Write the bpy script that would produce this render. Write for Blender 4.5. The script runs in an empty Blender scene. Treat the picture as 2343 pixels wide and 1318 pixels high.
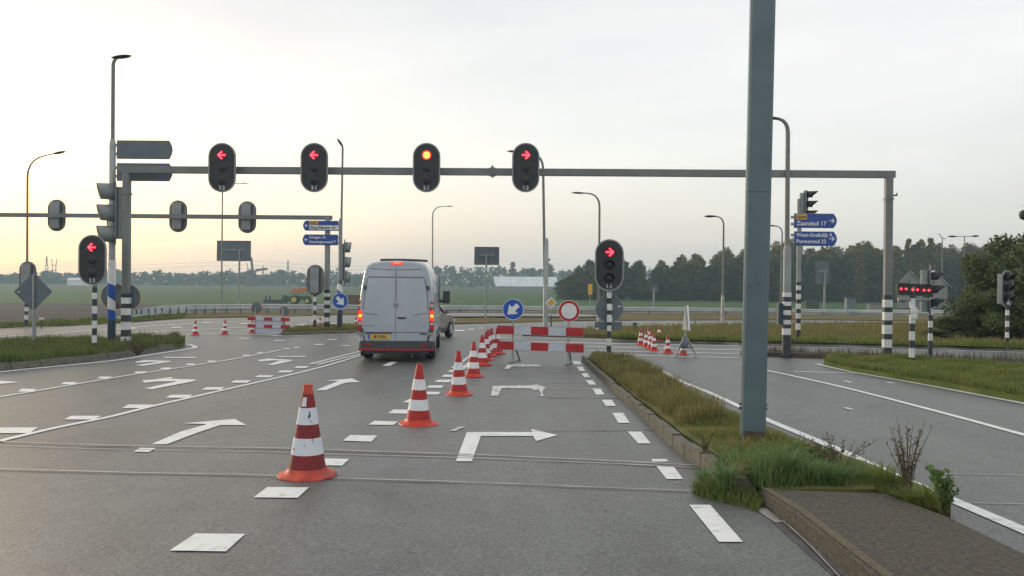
import bpy, bmesh, math, random
from mathutils import Vector, Matrix, noise
from mathutils.geometry import delaunay_2d_cdt
R = math.radians
random.seed(7)
scene = bpy.context.scene
col = scene.collection

# ------------------------------------------------------------------ camera
PW, PH, F = 2343.0, 1318.0, 1950.0          # photograph size, focal length in its pixels
CAMZ = 2.12
roll, pitch = R(0.5), math.atan(12.0 / F)
Fw = Vector((0, math.cos(pitch), -math.sin(pitch)))
U0 = Vector((0, math.sin(pitch), math.cos(pitch)))
Xv = Vector((1, 0, 0))
Rv = Xv * math.cos(roll) + U0 * math.sin(roll)
Uv = U0 * math.cos(roll) - Xv * math.sin(roll)
cam_d = bpy.data.cameras.new('camera')
cam = bpy.data.objects.new('camera', cam_d); col.objects.link(cam)
cam_d.sensor_width = 36.0; cam_d.lens = 36.0 * F / PW
cam_d.clip_start = 0.05; cam_d.clip_end = 9000
cam.matrix_world = Matrix(((Rv.x, Uv.x, -Fw.x, 0), (Rv.y, Uv.y, -Fw.y, 0), (Rv.z, Uv.z, -Fw.z, CAMZ), (0, 0, 0, 1)))
scene.camera = cam

# ------------------------------------------------------------------ sky, sun, exposure
SUN_EL, SUN_AZ = R(9), R(-46)               # azimuth from +Y, negative to the left
w = bpy.data.worlds.new('World'); scene.world = w; w.use_nodes = True
nt = w.node_tree; nt.nodes.clear()
def N(tree, t, **k):
    n = tree.nodes.new(t)
    for a, b in k.items(): setattr(n, a, b)
    return n
sky = N(nt, 'ShaderNodeTexSky', sky_type='NISHITA', sun_disc=False)
sky.sun_elevation = SUN_EL; sky.sun_rotation = SUN_AZ; sky.dust_density = 4.0; sky.air_density = 1.2; sky.ozone_density = 1.0
hs = N(nt, 'ShaderNodeHueSaturation'); hs.inputs['Saturation'].default_value = 1.1; hs.inputs['Value'].default_value = 1.7
nt.links.new(sky.outputs[0], hs.inputs['Color'])
tc = N(nt, 'ShaderNodeTexCoord')
mp = N(nt, 'ShaderNodeMapping'); mp.inputs['Scale'].default_value = (1.0, 1.0, 4.5)
nt.links.new(tc.outputs['Generated'], mp.inputs['Vector'])
nz = N(nt, 'ShaderNodeTexNoise'); nz.inputs['Scale'].default_value = 2.6; nz.inputs['Detail'].default_value = 5; nz.inputs['Roughness'].default_value = 0.55
nt.links.new(mp.outputs[0], nz.inputs['Vector'])
cr = N(nt, 'ShaderNodeValToRGB')               # cloud deck brightness
cr.color_ramp.elements[0].position = 0.3; cr.color_ramp.elements[0].color = (0.86, 0.87, 0.88, 1)
cr.color_ramp.elements[1].position = 0.7; cr.color_ramp.elements[1].color = (1.0, 1.0, 0.99, 1)
nt.links.new(nz.outputs['Fac'], cr.inputs['Fac'])
sc10 = N(nt, 'ShaderNodeVectorMath', operation='SCALE'); sc10.inputs['Scale'].default_value = 10.3
nt.links.new(cr.outputs['Color'], sc10.inputs[0])
sep = N(nt, 'ShaderNodeSeparateXYZ'); nt.links.new(tc.outputs['Generated'], sep.inputs[0])
deck = N(nt, 'ShaderNodeMapRange'); deck.inputs['From Min'].default_value = 0.0; deck.inputs['From Max'].default_value = 0.36
deck.inputs['To Min'].default_value = 15.5; deck.inputs['To Max'].default_value = 9.3
nt.links.new(sep.outputs['Z'], deck.inputs['Value']); nt.links.new(deck.outputs[0], sc10.inputs['Scale'])
cover = N(nt, 'ShaderNodeMapRange'); cover.inputs['From Min'].default_value = -0.02; cover.inputs['From Max'].default_value = 0.30
cover.inputs['To Min'].default_value = 0.36; cover.inputs['To Max'].default_value = 0.93
nt.links.new(sep.outputs['Z'], cover.inputs['Value'])
mx = N(nt, 'ShaderNodeMix', data_type='RGBA')
nt.links.new(cover.outputs[0], mx.inputs['Factor']); nt.links.new(hs.outputs[0], mx.inputs['A']); nt.links.new(sc10.outputs[0], mx.inputs['B'])
bg = N(nt, 'ShaderNodeBackground'); bg.inputs['Strength'].default_value = 0.1
nt.links.new(mx.outputs['Result'], bg.inputs['Color'])
out = N(nt, 'ShaderNodeOutputWorld'); nt.links.new(bg.outputs[0], out.inputs['Surface'])

sl = bpy.data.lights.new('sun', 'SUN'); sl.energy = 1.5; sl.angle = R(11); sl.color = (1.0, 0.87, 0.68)
so = bpy.data.objects.new('sun', sl); col.objects.link(so)
sdir = Vector((math.sin(SUN_AZ) * math.cos(SUN_EL), math.cos(SUN_AZ) * math.cos(SUN_EL), math.sin(SUN_EL)))
so.rotation_euler = sdir.to_track_quat('Z', 'Y').to_euler(); so.location = (0, 0, 40)
vs = scene.view_settings
scene.display_settings.display_device = 'sRGB'
vs.view_transform = 'Standard'; vs.look = 'None'; vs.exposure = 0.0; vs.gamma = 1.0; vs.use_curve_mapping = False
scene.cycles.use_denoising = True
scene.cycles.max_bounces = 6; scene.cycles.volume_bounces = 1

# ------------------------------------------------------------------ terrain profile and photo geometry
def gz(Y):
    if Y < 12: return 0.276 + 0.046 * (12 - Y)
    if Y < 24: return 0.046 * (24 - Y) ** 2 / 24
    if Y < 40: return 0.0
    if Y < 150:
        t = (Y - 40) / 110.0
        return -2.5 * t * t * (3 - 2 * t)
    return -2.5
def ray(px, py):
    return Fw + Rv * ((px - PW / 2) / F) + Uv * ((PH / 2 - py) / F)
def at(px, py, Y):
    r = ray(px, py); t = Y / r.y
    return Vector((r.x * t, Y, CAMZ + r.z * t))
def G(px, py, off=0.0):
    r = ray(px, py); lo, hi = 0.5, 3000.0
    for _ in range(60):
        m = (lo + hi) / 2
        if CAMZ + r.z / r.y * m > gz(m) + off: lo = m
        else: hi = m
    p = r * (lo / r.y)
    return Vector((p.x, lo, gz(lo) + off))

# ------------------------------------------------------------------ materials
MATS = {}
def mat(name, c, rough=0.6, c2=None, scale=20.0, detail=4.0, bump=0.0, metal=0.0, emit=None, est=0.0, spec=0.5, lo=0.35, hi=0.65, island=None, trans=0.0, coat=0.0, stretch=None):
    if name in MATS: return MATS[name]
    m = bpy.data.materials.new(name); m.use_nodes = True
    t = m.node_tree; b = t.nodes['Principled BSDF']
    b.inputs['Base Color'].default_value = (*c, 1); b.inputs['Roughness'].default_value = rough
    b.inputs['Metallic'].default_value = metal; b.inputs['Specular IOR Level'].default_value = spec
    b.inputs['Coat Weight'].default_value = coat
    if c2 is not None or bump:
        co = N(t, 'ShaderNodeTexCoord'); src = co.outputs['Object']
        if stretch:
            mpn = N(t, 'ShaderNodeMapping'); mpn.inputs['Scale'].default_value = stretch
            t.links.new(src, mpn.inputs['Vector']); src = mpn.outputs[0]
        n = N(t, 'ShaderNodeTexNoise'); n.inputs['Scale'].default_value = scale; n.inputs['Detail'].default_value = detail
        t.links.new(src, n.inputs['Vector'])
        if c2 is not None:
            r = N(t, 'ShaderNodeValToRGB')
            r.color_ramp.elements[0].position = lo; r.color_ramp.elements[0].color = (*c, 1)
            r.color_ramp.elements[1].position = hi; r.color_ramp.elements[1].color = (*c2, 1)
            t.links.new(n.outputs['Fac'], r.inputs['Fac']); colr = r.outputs['Color']
            if island is not None:
                g = N(t, 'ShaderNodeNewGeometry'); mxx = N(t, 'ShaderNodeMix', data_type='RGBA')
                t.links.new(g.outputs['Random Per Island'], mxx.inputs['Factor'])
                t.links.new(colr, mxx.inputs['A']); mxx.inputs['B'].default_value = (*island, 1); colr = mxx.outputs['Result']
            t.links.new(colr, b.inputs['Base Color'])
        if bump:
            bp = N(t, 'ShaderNodeBump'); bp.inputs['Strength'].default_value = bump; bp.inputs['Distance'].default_value = 0.01
            t.links.new(n.outputs['Fac'], bp.inputs['Height']); t.links.new(bp.outputs[0], b.inputs['Normal'])
    if trans:
        o = t.nodes['Material Output']; tr = N(t, 'ShaderNodeBsdfTranslucent'); ms = N(t, 'ShaderNodeMixShader'); ms.inputs[0].default_value = trans
        if c2 is not None: t.links.new(colr, tr.inputs['Color'])
        else: tr.inputs['Color'].default_value = (*c, 1)
        t.links.new(b.outputs[0], ms.inputs[1]); t.links.new(tr.outputs[0], ms.inputs[2]); t.links.new(ms.outputs[0], o.inputs['Surface'])
    if emit:
        b.inputs['Emission Color'].default_value = (*emit, 1); b.inputs['Emission Strength'].default_value = est
    MATS[name] = m
    return m

def asphalt(name, base, var):
    m = bpy.data.materials.new(name); m.use_nodes = True; t = m.node_tree; b = t.nodes['Principled BSDF']
    co = N(t, 'ShaderNodeTexCoord')
    def noi(scale, det, stretch=None, rough=0.6):
        n = N(t, 'ShaderNodeTexNoise'); n.inputs['Scale'].default_value = scale; n.inputs['Detail'].default_value = det; n.inputs['Roughness'].default_value = rough
        if stretch:
            mm = N(t, 'ShaderNodeMapping'); mm.inputs['Scale'].default_value = stretch
            t.links.new(co.outputs['Object'], mm.inputs['Vector']); t.links.new(mm.outputs[0], n.inputs['Vector'])
        else: t.links.new(co.outputs['Object'], n.inputs['Vector'])
        return n
    fine = noi(42, 5, None, 0.75); big = noi(0.55, 5, (1.3, 0.10, 1.0)); mid = noi(3.0, 5)
    def mathn(op, a, bb):
        n = N(t, 'ShaderNodeMath', operation=op)
        for i, v in enumerate((a, bb)):
            if isinstance(v, (int, float)): n.inputs[i].default_value = v
            else: t.links.new(v, n.inputs[i])
        return n.outputs[0]
    f1 = mathn('MULTIPLY', mathn('SUBTRACT', fine.outputs['Fac'], 0.5), 2.6)
    f2 = mathn('MULTIPLY', mathn('SUBTRACT', big.outputs['Fac'], 0.5), 1.0)
    f3 = mathn('MULTIPLY', mathn('SUBTRACT', mid.outputs['Fac'], 0.5), 0.35)
    s = mathn('ADD', mathn('ADD', mathn('ADD', f1, f2), f3), 0.5)
    r = N(t, 'ShaderNodeValToRGB'); e = r.color_ramp.elements
    e[0].position = 0.1; e[0].color = tuple(x * (1 - var) for x in base) + (1,)
    e[1].position = 0.9; e[1].color = tuple(x * (1 + var) for x in base) + (1,)
    t.links.new(s, r.inputs['Fac'])
    blotn = noi(0.9, 7, (1.0, 0.45, 1.0), 0.62); st_ = N(t, 'ShaderNodeMapRange'); st_.inputs['From Min'].default_value = 0.56; st_.inputs['From Max'].default_value = 0.74; st_.inputs['To Max'].default_value = 0.34
    t.links.new(blotn.outputs['Fac'], st_.inputs['Value'])
    vor = N(t, 'ShaderNodeTexVoronoi', feature='DISTANCE_TO_EDGE'); vor.inputs['Scale'].default_value = 0.23
    wrp = noi(1.6, 5); wm_ = N(t, 'ShaderNodeVectorMath', operation='ADD'); ws = N(t, 'ShaderNodeVectorMath', operation='SCALE'); ws.inputs['Scale'].default_value = 0.9
    t.links.new(wrp.outputs['Color'], ws.inputs[0]); t.links.new(co.outputs['Object'], wm_.inputs[0]); t.links.new(ws.outputs[0], wm_.inputs[1]); t.links.new(wm_.outputs[0], vor.inputs['Vector'])
    ck = N(t, 'ShaderNodeMapRange'); ck.inputs['From Min'].default_value = 0.0; ck.inputs['From Max'].default_value = 0.006; ck.inputs['To Min'].default_value = 0.5; ck.inputs['To Max'].default_value = 0.0
    t.links.new(vor.outputs['Distance'], ck.inputs['Value'])
    ckm = mathn('MULTIPLY', ck.outputs[0], mathn('GREATER_THAN', mid.outputs['Fac'], 0.52))
    dk = N(t, 'ShaderNodeMix', data_type='RGBA'); dk.inputs['B'].default_value = (0.03, 0.032, 0.032, 1)
    t.links.new(mathn('MAXIMUM', st_.outputs[0], ckm), dk.inputs['Factor']); t.links.new(r.outputs[0], dk.inputs['A']); t.links.new(dk.outputs['Result'], b.inputs['Base Color'])
    rr = N(t, 'ShaderNodeMapRange'); rr.inputs['To Min'].default_value = 0.38; rr.inputs['To Max'].default_value = 0.60
    t.links.new(big.outputs['Fac'], rr.inputs['Value']); t.links.new(rr.outputs[0], b.inputs['Roughness'])
    b.inputs['Specular IOR Level'].default_value = 0.8
    bp = N(t, 'ShaderNodeBump'); bp.inputs['Strength'].default_value = 0.5; bp.inputs['Distance'].default_value = 0.008
    t.links.new(fine.outputs['Fac'], bp.inputs['Height']); t.links.new(bp.outputs[0], b.inputs['Normal'])
    MATS[name] = m
    return m

asphalt('asphalt', (0.096, 0.103, 0.099), 0.8)
mat('paint', (0.76, 0.775, 0.765), 0.55, (0.40, 0.41, 0.40), 11.0, 9, lo=0.52, hi=0.80)
mat('paint_worn', (0.72, 0.73, 0.70), 0.6, (0.28, 0.28, 0.26), 9.0, 6, lo=0.42, hi=0.68)
mat('seal_light', (0.46, 0.44, 0.42), 0.45, (0.24, 0.235, 0.22), 5.0, 5)
mat('seal_dark', (0.05, 0.05, 0.05), 0.45, (0.09, 0.09, 0.09), 6.0, 4)
mat('stain', (0.058, 0.061, 0.060), 0.5, (0.098, 0.105, 0.10), 9.0, 8)
mat('concrete', (0.15, 0.145, 0.115), 0.85, (0.075, 0.075, 0.055), 14.0, 8, bump=0.3)
mat('slab', (0.095, 0.082, 0.058), 0.9, (0.042, 0.040, 0.033), 48.0, 9, bump=0.8, stretch=(1, 0.6, 1), lo=0.36, hi=0.62)
mat('soil', (0.055, 0.05, 0.04), 0.95, (0.10, 0.085, 0.06), 6.0, 6, bump=0.6)
mat('turf', (0.095, 0.115, 0.038), 0.95, (0.19, 0.16, 0.065), 1.3, 8, bump=0.8, spec=0.1)
mat('turf_green', (0.085, 0.125, 0.030), 0.95, (0.15, 0.155, 0.05), 1.2, 8, bump=0.8, spec=0.1)
mat('turf_brown', (0.095, 0.10, 0.035), 0.95, (0.165, 0.115, 0.06), 0.8, 8, bump=0.8, spec=0.1)
mat('field', (0.040, 0.088, 0.030), 0.95, (0.066, 0.112, 0.040), 0.05, 8, bump=0.0, stretch=(0.25, 2.0, 1), spec=0.1)
mat('field_brown', (0.055, 0.058, 0.038), 0.95, (0.075, 0.075, 0.048), 0.08, 6, spec=0.1)
mat('field_dark', (0.035, 0.075, 0.035), 0.95, (0.05, 0.085, 0.04), 0.2, 6, spec=0.1)
mat('plough', (0.032, 0.033, 0.036), 0.95, (0.068, 0.067, 0.070), 0.9, 6, stretch=(0.05, 1.0, 1), spec=0.1)
mat('blade', (0.12, 0.195, 0.035), 0.7, (0.22, 0.215, 0.06), 1.6, 5, island=(0.19, 0.235, 0.05), trans=0.3)
mat('blade_dry', (0.22, 0.205, 0.070), 0.75, (0.14, 0.175, 0.05), 1.2, 5, island=(0.26, 0.21, 0.085), trans=0.3)
mat('blade_lush', (0.085, 0.165, 0.045), 0.65, (0.12, 0.20, 0.06), 2.0, 4, island=(0.16, 0.24, 0.08), trans=0.3)
mat('blade_mid', (0.085, 0.150, 0.032), 0.7, (0.155, 0.175, 0.05), 1.6, 5, island=(0.14, 0.19, 0.045), trans=0.3)
mat('stalk', (0.13, 0.105, 0.06), 0.85, (0.07, 0.055, 0.035), 30.0, 4)
mat('galv', (0.40, 0.425, 0.43), 0.45, (0.30, 0.32, 0.33), 4.0, 6, metal=0.35)
mat('greygreen', (0.115, 0.170, 0.188), 0.42, (0.095, 0.140, 0.157), 3.0, 6, bump=0.05)
mat('beamgrey', (0.19, 0.21, 0.205), 0.45, (0.15, 0.165, 0.165), 2.0, 5)
mat('polegrey', (0.29, 0.315, 0.32), 0.5, (0.23, 0.25, 0.255), 3.0, 6)
mat('signback', (0.13, 0.165, 0.195), 0.5, (0.105, 0.135, 0.16), 3.0, 5)
mat('frame_dark', (0.05, 0.06, 0.07), 0.5)
mat('rust', (0.06, 0.05, 0.045), 0.8, (0.11, 0.085, 0.065), 20.0, 6)
mat('black', (0.018, 0.020, 0.023), 0.5, (0.03, 0.033, 0.036), 5.0, 4)
mat('blackgloss', (0.014, 0.014, 0.016), 0.25)
mat('lampblack', (0.03, 0.03, 0.03), 0.5)
mat('bandblack', (0.025, 0.032, 0.04), 0.5, (0.045, 0.052, 0.06), 6.0, 5)
mat('bandwhite', (0.74, 0.76, 0.76), 0.45, (0.60, 0.62, 0.62), 6.0, 5)
mat('white', (0.78, 0.79, 0.79), 0.4, (0.66, 0.67, 0.68), 5.0, 4)
mat('textwhite', (0.75, 0.76, 0.78), 0.5)
mat('blue', (0.008, 0.075, 0.40), 0.35, (0.012, 0.095, 0.45), 3.0, 3)
mat('signblue', (0.018, 0.065, 0.30), 0.4, (0.025, 0.08, 0.33), 3.0, 3)
mat('navy', (0.022, 0.045, 0.075), 0.5, (0.03, 0.06, 0.09), 5.0, 4)
mat('red', (0.46, 0.013, 0.018), 0.45, (0.38, 0.011, 0.016), 8.0, 4)
mat('cone_red', (0.46, 0.014, 0.014), 0.5, (0.36, 0.012, 0.013), 9.0, 5)
mat('cone_orange', (0.64, 0.040, 0.016), 0.5, (0.48, 0.034, 0.018), 9.0, 5)
mat('cone_faded', (0.66, 0.10, 0.05), 0.6, (0.36, 0.04, 0.03), 7.0, 6)
mat('cone_scuff', (0.27, 0.010, 0.016), 0.55, (0.15, 0.014, 0.018), 16.0, 6)
mat('cone_white', (0.80, 0.81, 0.83), 0.4, (0.70, 0.72, 0.75), 9.0, 4)
mat('cone_whitescuff', (0.66, 0.71, 0.76), 0.5, (0.10, 0.10, 0.14), 16.0, 7, lo=0.59, hi=0.70)
mat('yellow', (0.78, 0.42, 0.03), 0.5, (0.68, 0.36, 0.03), 5.0, 3)
mat('numplate', (0.72, 0.43, 0.03), 0.45)
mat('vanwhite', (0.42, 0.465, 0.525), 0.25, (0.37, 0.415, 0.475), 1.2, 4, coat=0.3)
mat('vangap', (0.05, 0.055, 0.06), 0.6)
mat('plastic', (0.045, 0.052, 0.06), 0.55, (0.06, 0.066, 0.075), 12.0, 4)
mat('redstrip', (0.26, 0.02, 0.028), 0.45)
mat('tyre', (0.018, 0.018, 0.019), 0.85, (0.03, 0.03, 0.03), 30.0, 3)
mat('rim', (0.42, 0.43, 0.44), 0.35, metal=0.7)
mat('glass', (0.02, 0.025, 0.03), 0.08, spec=0.7)
mat('mirrorglass', (0.10, 0.13, 0.13), 0.06, metal=0.7)
mat('chrome', (0.55, 0.57, 0.60), 0.18, metal=1.0)
mat('taillight', (0.42, 0.012, 0.015), 0.2, coat=0.5)
mat('tailclear', (0.55, 0.55, 0.57), 0.15, coat=0.5)
mat('tailglow', (0.8, 0.02, 0.01), 0.4, emit=(1.0, 0.035, 0.012), est=1.3)
mat('tailcore', (0.9, 0.3, 0.02), 0.4, emit=(1.0, 0.36, 0.03), est=3.2)
mat('amberbrake', (0.9, 0.2, 0.05), 0.4, emit=(1.0, 0.20, 0.07), est=1.6)
mat('redlit', (0.9, 0.01, 0.03), 0.4, emit=(1.0, 0.012, 0.045), est=1.5)
mat('redcore', (0.9, 0.1, 0.15), 0.4, emit=(1.0, 0.10, 0.15), est=2.6)
mat('ballcore', (0.9, 0.6, 0.05), 0.4, emit=(1.0, 0.62, 0.05), est=2.6)
mat('lens', (0.016, 0.016, 0.018), 0.45)
mat('carpaint', (0.34, 0.30, 0.26), 0.25, (0.30, 0.27, 0.235), 2.0, 2, metal=0.5, coat=0.5)
mat('tractorgreen', (0.02, 0.075, 0.05), 0.5, (0.03, 0.09, 0.06), 3.0, 4)
mat('tractoryellow', (0.50, 0.45, 0.10), 0.6)
mat('orange', (0.60, 0.20, 0.06), 0.6, (0.48, 0.15, 0.05), 2.0, 4)
mat('brownbox', (0.17, 0.09, 0.05), 0.8, (0.13, 0.075, 0.05), 1.0, 4)
mat('barnwall', (0.26, 0.25, 0.235), 0.8, (0.21, 0.20, 0.19), 0.8, 4)
mat('barnroof_skylit', (0.74, 0.76, 0.78), 0.35, (0.5, 0.52, 0.55), 0.6, 4)  # sky reflection on the roofs put into a near-white base colour
mat('whiteroof', (0.66, 0.70, 0.72), 0.5, (0.56, 0.60, 0.62), 0.3, 4)
mat('bark', (0.06, 0.05, 0.04), 0.9, (0.035, 0.03, 0.025), 8.0, 5, bump=0.4)
mat('leaf_wood', (0.030, 0.062, 0.024), 0.7, (0.070, 0.098, 0.028), 0.35, 4, island=(0.085, 0.105, 0.03), trans=0.3)
mat('leaf_sungold', (0.085, 0.095, 0.022), 0.7, (0.17, 0.135, 0.035), 0.4, 4, island=(0.20, 0.15, 0.04), trans=0.3)  # gold of low sun on the tree tops, put into the leaf colour
mat('leaf_hedge', (0.040, 0.075, 0.028), 0.65, (0.085, 0.120, 0.038), 1.2, 4, island=(0.12, 0.14, 0.045), trans=0.2)
mat('leaf_far', (0.035, 0.050, 0.025), 0.8, (0.06, 0.07, 0.03), 0.05, 4, island=(0.05, 0.06, 0.03))
mat('mill', (0.05, 0.045, 0.04), 0.85, (0.07, 0.06, 0.05), 0.5, 4)

# ------------------------------------------------------------------ mesh helpers
class MB:
    def __init__(s): s.v = []; s.f = []
    def add(s, vs_, fs):
        o = len(s.v); s.v += [tuple(v) for v in vs_]; s.f += [tuple(i + o for i in f) for f in fs]; return s
    def box(s, x0, x1, y0, y1, z0, z1):
        return s.add([(x0,y0,z0),(x1,y0,z0),(x1,y1,z0),(x0,y1,z0),(x0,y0,z1),(x1,y0,z1),(x1,y1,z1),(x0,y1,z1)],
                     [(0,3,2,1),(4,5,6,7),(0,1,5,4),(1,2,6,5),(2,3,7,6),(3,0,4,7)])
    def rbox(s, x0, x1, y0, y1, z0, z1, r):            # box with chamfered vertical edges
        p = [(x0+r,y0),(x1-r,y0),(x1,y0+r),(x1,y1-r),(x1-r,y1),(x0+r,y1),(x0,y1-r),(x0,y0+r)]
        return s.prism([(x, y, z0) for x, y in p], (0, 0, z1 - z0))
    def prism(s, pts, vec):
        n = len(pts); a = [Vector(p) for p in pts]; b = [p + Vector(vec) for p in a]
        fs = [tuple(range(n))[::-1], tuple(range(n, 2 * n))]
        fs += [(i, (i + 1) % n, n + (i + 1) % n, n + i) for i in range(n)]
        return s.add(a + b, fs)
    def tube(s, pts, rad, n=10):
        pts = [Vector(p) for p in pts]
        if not isinstance(rad, (list, tuple)): rad = [rad] * len(pts)
        vs_ = []; fs = []; up = None
        for i, p in enumerate(pts):
            d = (pts[min(i + 1, len(pts) - 1)] - pts[max(i - 1, 0)]).normalized()
            if up is None: up = Vector((1, 0, 0)) if abs(d.x) < 0.9 else Vector((0, 0, 1))
            a = d.cross(up).normalized(); b2 = a.cross(d).normalized(); up = b2
            for k in range(n):
                t = 2 * math.pi * k / n
                vs_.append(p + (a * math.cos(t) + b2 * math.sin(t)) * rad[i])
        for i in range(len(pts) - 1):
            for k in range(n):
                fs.append((i*n+k, i*n+(k+1) % n, (i+1)*n+(k+1) % n, (i+1)*n+k))
        fs.append(tuple(range(n))[::-1]); fs.append(tuple((len(pts)-1)*n + k for k in range(n)))
        return s.add(vs_, fs)
    def lathe(s, prof, n=20, c=(0, 0, 0), axis='z', sq=0.0):
        vs_ = []; fs = []
        for r, h in prof:
            for k in range(n):
                t = 2 * math.pi * (k + 0.5) / n
                rr = r
                if sq: rr = r / max(abs(math.cos(t)), abs(math.sin(t))) ** sq
                a, b2 = rr * math.cos(t), rr * math.sin(t)
                vs_.append((c[0]+a, c[1]+b2, c[2]+h) if axis == 'z' else ((c[0]+a, c[1]+h, c[2]+b2) if axis == 'y' else (c[0]+h, c[1]+a, c[2]+b2)))
        for i in range(len(prof) - 1):
            for k in range(n): fs.append((i*n+k, i*n+(k+1) % n, (i+1)*n+(k+1) % n, (i+1)*n+k))
        fs.append(tuple(range(n))[::-1]); fs.append(tuple((len(prof)-1)*n + k for k in range(n)))
        return s.add(vs_, fs)
    def grid(s, rows, thick=None):
        m, n = len(rows), len(rows[0]); vs_ = [Vector(p) for r in rows for p in r]
        fs = [(i*n+j, i*n+j+1, (i+1)*n+j+1, (i+1)*n+j) for i in range(m-1) for j in range(n-1)]
        if thick is not None:
            t = Vector(thick); o = len(vs_); vs_ += [v + t for v in vs_[:o]]
            fs += [tuple(o + i for i in f[::-1]) for f in fs[:]]
            ring = [j for j in range(n)] + [i*n+n-1 for i in range(1, m)] + [(m-1)*n+j for j in range(n-2, -1, -1)] + [i*n for i in range(m-2, 0, -1)]
            fs += [(ring[k], ring[(k+1) % len(ring)], o+ring[(k+1) % len(ring)], o+ring[k]) for k in range(len(ring))]
        return s.add(vs_, fs)
    def mesh(s, name):
        me = bpy.data.meshes.new(name); me.from_pydata(s.v, [], s.f)
        bm = bmesh.new(); bm.from_mesh(me); bmesh.ops.recalc_face_normals(bm, faces=bm.faces); bm.to_mesh(me); bm.free()
        return me
    def build(s, name, m, parent=None, smooth=False, loc=None):
        me = s.mesh(name)
        return mobj(name, me, m, parent, smooth, loc)
def mobj(name, me, m, parent=None, smooth=False, loc=None):
    if m and not me.materials: me.materials.append(MATS[m])
    if smooth:
        me.polygons.foreach_set('use_smooth', [True] * len(me.polygons))
        try: me.set_sharp_from_angle(angle=R(40))
        except Exception: pass
    o = bpy.data.objects.new(name, me); col.objects.link(o)
    if parent: o.parent = parent
    if loc is not None: o.location = loc
    return o
def tag(o, label=None, cat=None, group=None, kind=None):
    if label: o['label'] = label
    if cat: o['category'] = cat
    if group: o['group'] = group
    if kind: o['kind'] = kind
    return o
def thing(name, label, cat, loc=(0, 0, 0), rz=0.0, group=None):
    o = bpy.data.objects.new(name, None); col.objects.link(o); o.empty_display_size = 0.2
    o.location = loc; o.rotation_euler = (0, 0, rz)
    return tag(o, label, cat, group)
def copy_tree(o, parent=None):
    c = o.copy(); col.objects.link(c); c.parent = parent
    for ch in list(o.children): copy_tree(ch, c)
    return c
def disc(cx, cz, r, y, n=28): return [(cx + r*math.cos(2*math.pi*k/n), y, cz + r*math.sin(2*math.pi*k/n)) for k in range(n)]
def capsule(w_, h_, y, n=14, cz=0.0):
    r = w_ / 2; s_ = h_ / 2 - r
    return [(r*math.cos(math.pi*k/n), y, cz + s_ + r*math.sin(math.pi*k/n)) for k in range(n+1)] + \
           [(-r*math.cos(math.pi*k/n), y, cz - s_ - r*math.sin(math.pi*k/n)) for k in range(n+1)]
def text(s_, size, m, parent, x, z, y, align='LEFT', bold=0.0, flip=False, name='lettering'):
    cu = bpy.data.curves.new('txt', 'FONT'); cu.body = s_; cu.size = size; cu.align_x = align; cu.offset = bold; cu.resolution_u = 2
    o = bpy.data.objects.new('txt', cu); col.objects.link(o)
    bpy.context.view_layer.update()
    me = bpy.data.meshes.new_from_object(o.evaluated_get(bpy.context.evaluated_depsgraph_get()))
    bpy.data.objects.remove(o); bpy.data.curves.remove(cu)
    for v in me.vertices: v.co = Vector((x + v.co.x, y, z + v.co.y)) if not flip else Vector((x - v.co.x, y, z + v.co.y))
    me.name = name; me.materials.clear()
    return mobj(name, me, m, parent)
def inside(p, poly):
    c = False; n = len(poly); j = n - 1
    for i in range(n):
        a, b = poly[i], poly[j]
        if (a[1] > p[1]) != (b[1] > p[1]) and p[0] < (b[0]-a[0])*(p[1]-a[1])/(b[1]-a[1]) + a[0]: c = not c
        j = i
    return c
def resample(pts, step):
    o = []
    for a, b in zip(pts, pts[1:] + pts[:1]):
        a, b = Vector(a[:2]), Vector(b[:2]); n = max(1, int((b-a).length / step))
        o += [a.lerp(b, i/n) for i in range(n)]
    return o
def area(name, poly, z, step, m, kind='structure', bumpy=0.0, skirt=0.0, parent=None, dome=0.0, tilt=None):
    """a patch of ground inside a plan polygon, following the terrain at height z"""
    edge = resample(poly, step); n = len(edge); pts = list(edge); ed = [(i, (i+1) % n) for i in range(n)]
    xs = [p[0] for p in edge]; ys = [p[1] for p in edge]; P = [(e.x, e.y) for e in edge]
    y = min(ys) + step * 0.5
    while y < max(ys):
        x = min(xs) + step * 0.5
        while x < max(xs):
            q = (x + random.uniform(-.2, .2)*step, y + random.uniform(-.2, .2)*step)
            if inside(q, P): pts.append(Vector(q))
            x += step
        y += step
    v, e, f, *_ = delaunay_2d_cdt(pts, ed, [], 1, 1e-5)
    vs_ = []
    for i, p in enumerate(v):
        h = gz(p.y) + z
        if bumpy: h += bumpy * (noise.noise(Vector((p.x*.9, p.y*.9, 3.1))) + .5*noise.noise(Vector((p.x*2.9, p.y*2.9, 7))))
        vs_.append((p.x, p.y, h))
    mb = MB(); mb.add(vs_, f)
    if skirt:
        m2 = {}
        from collections import Counter
        cnt = Counter(tuple(sorted((a, b))) for t in f for a, b in zip(t, t[1:] + t[:1]))
        for (a, b), c in cnt.items():
            if c == 1:
                va, vb = vs_[a], vs_[b]
                mb.add([va, vb, (vb[0], vb[1], vb[2]-skirt), (va[0], va[1], va[2]-skirt)], [(0, 1, 2, 3)])
    o = mb.build(name, m, parent, smooth=bool(bumpy))
    if not parent: tag(o, kind=kind)
    return o
def gpoly(pxs, off=0.0): return [G(x, y, off) for x, y in pxs]
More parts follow.
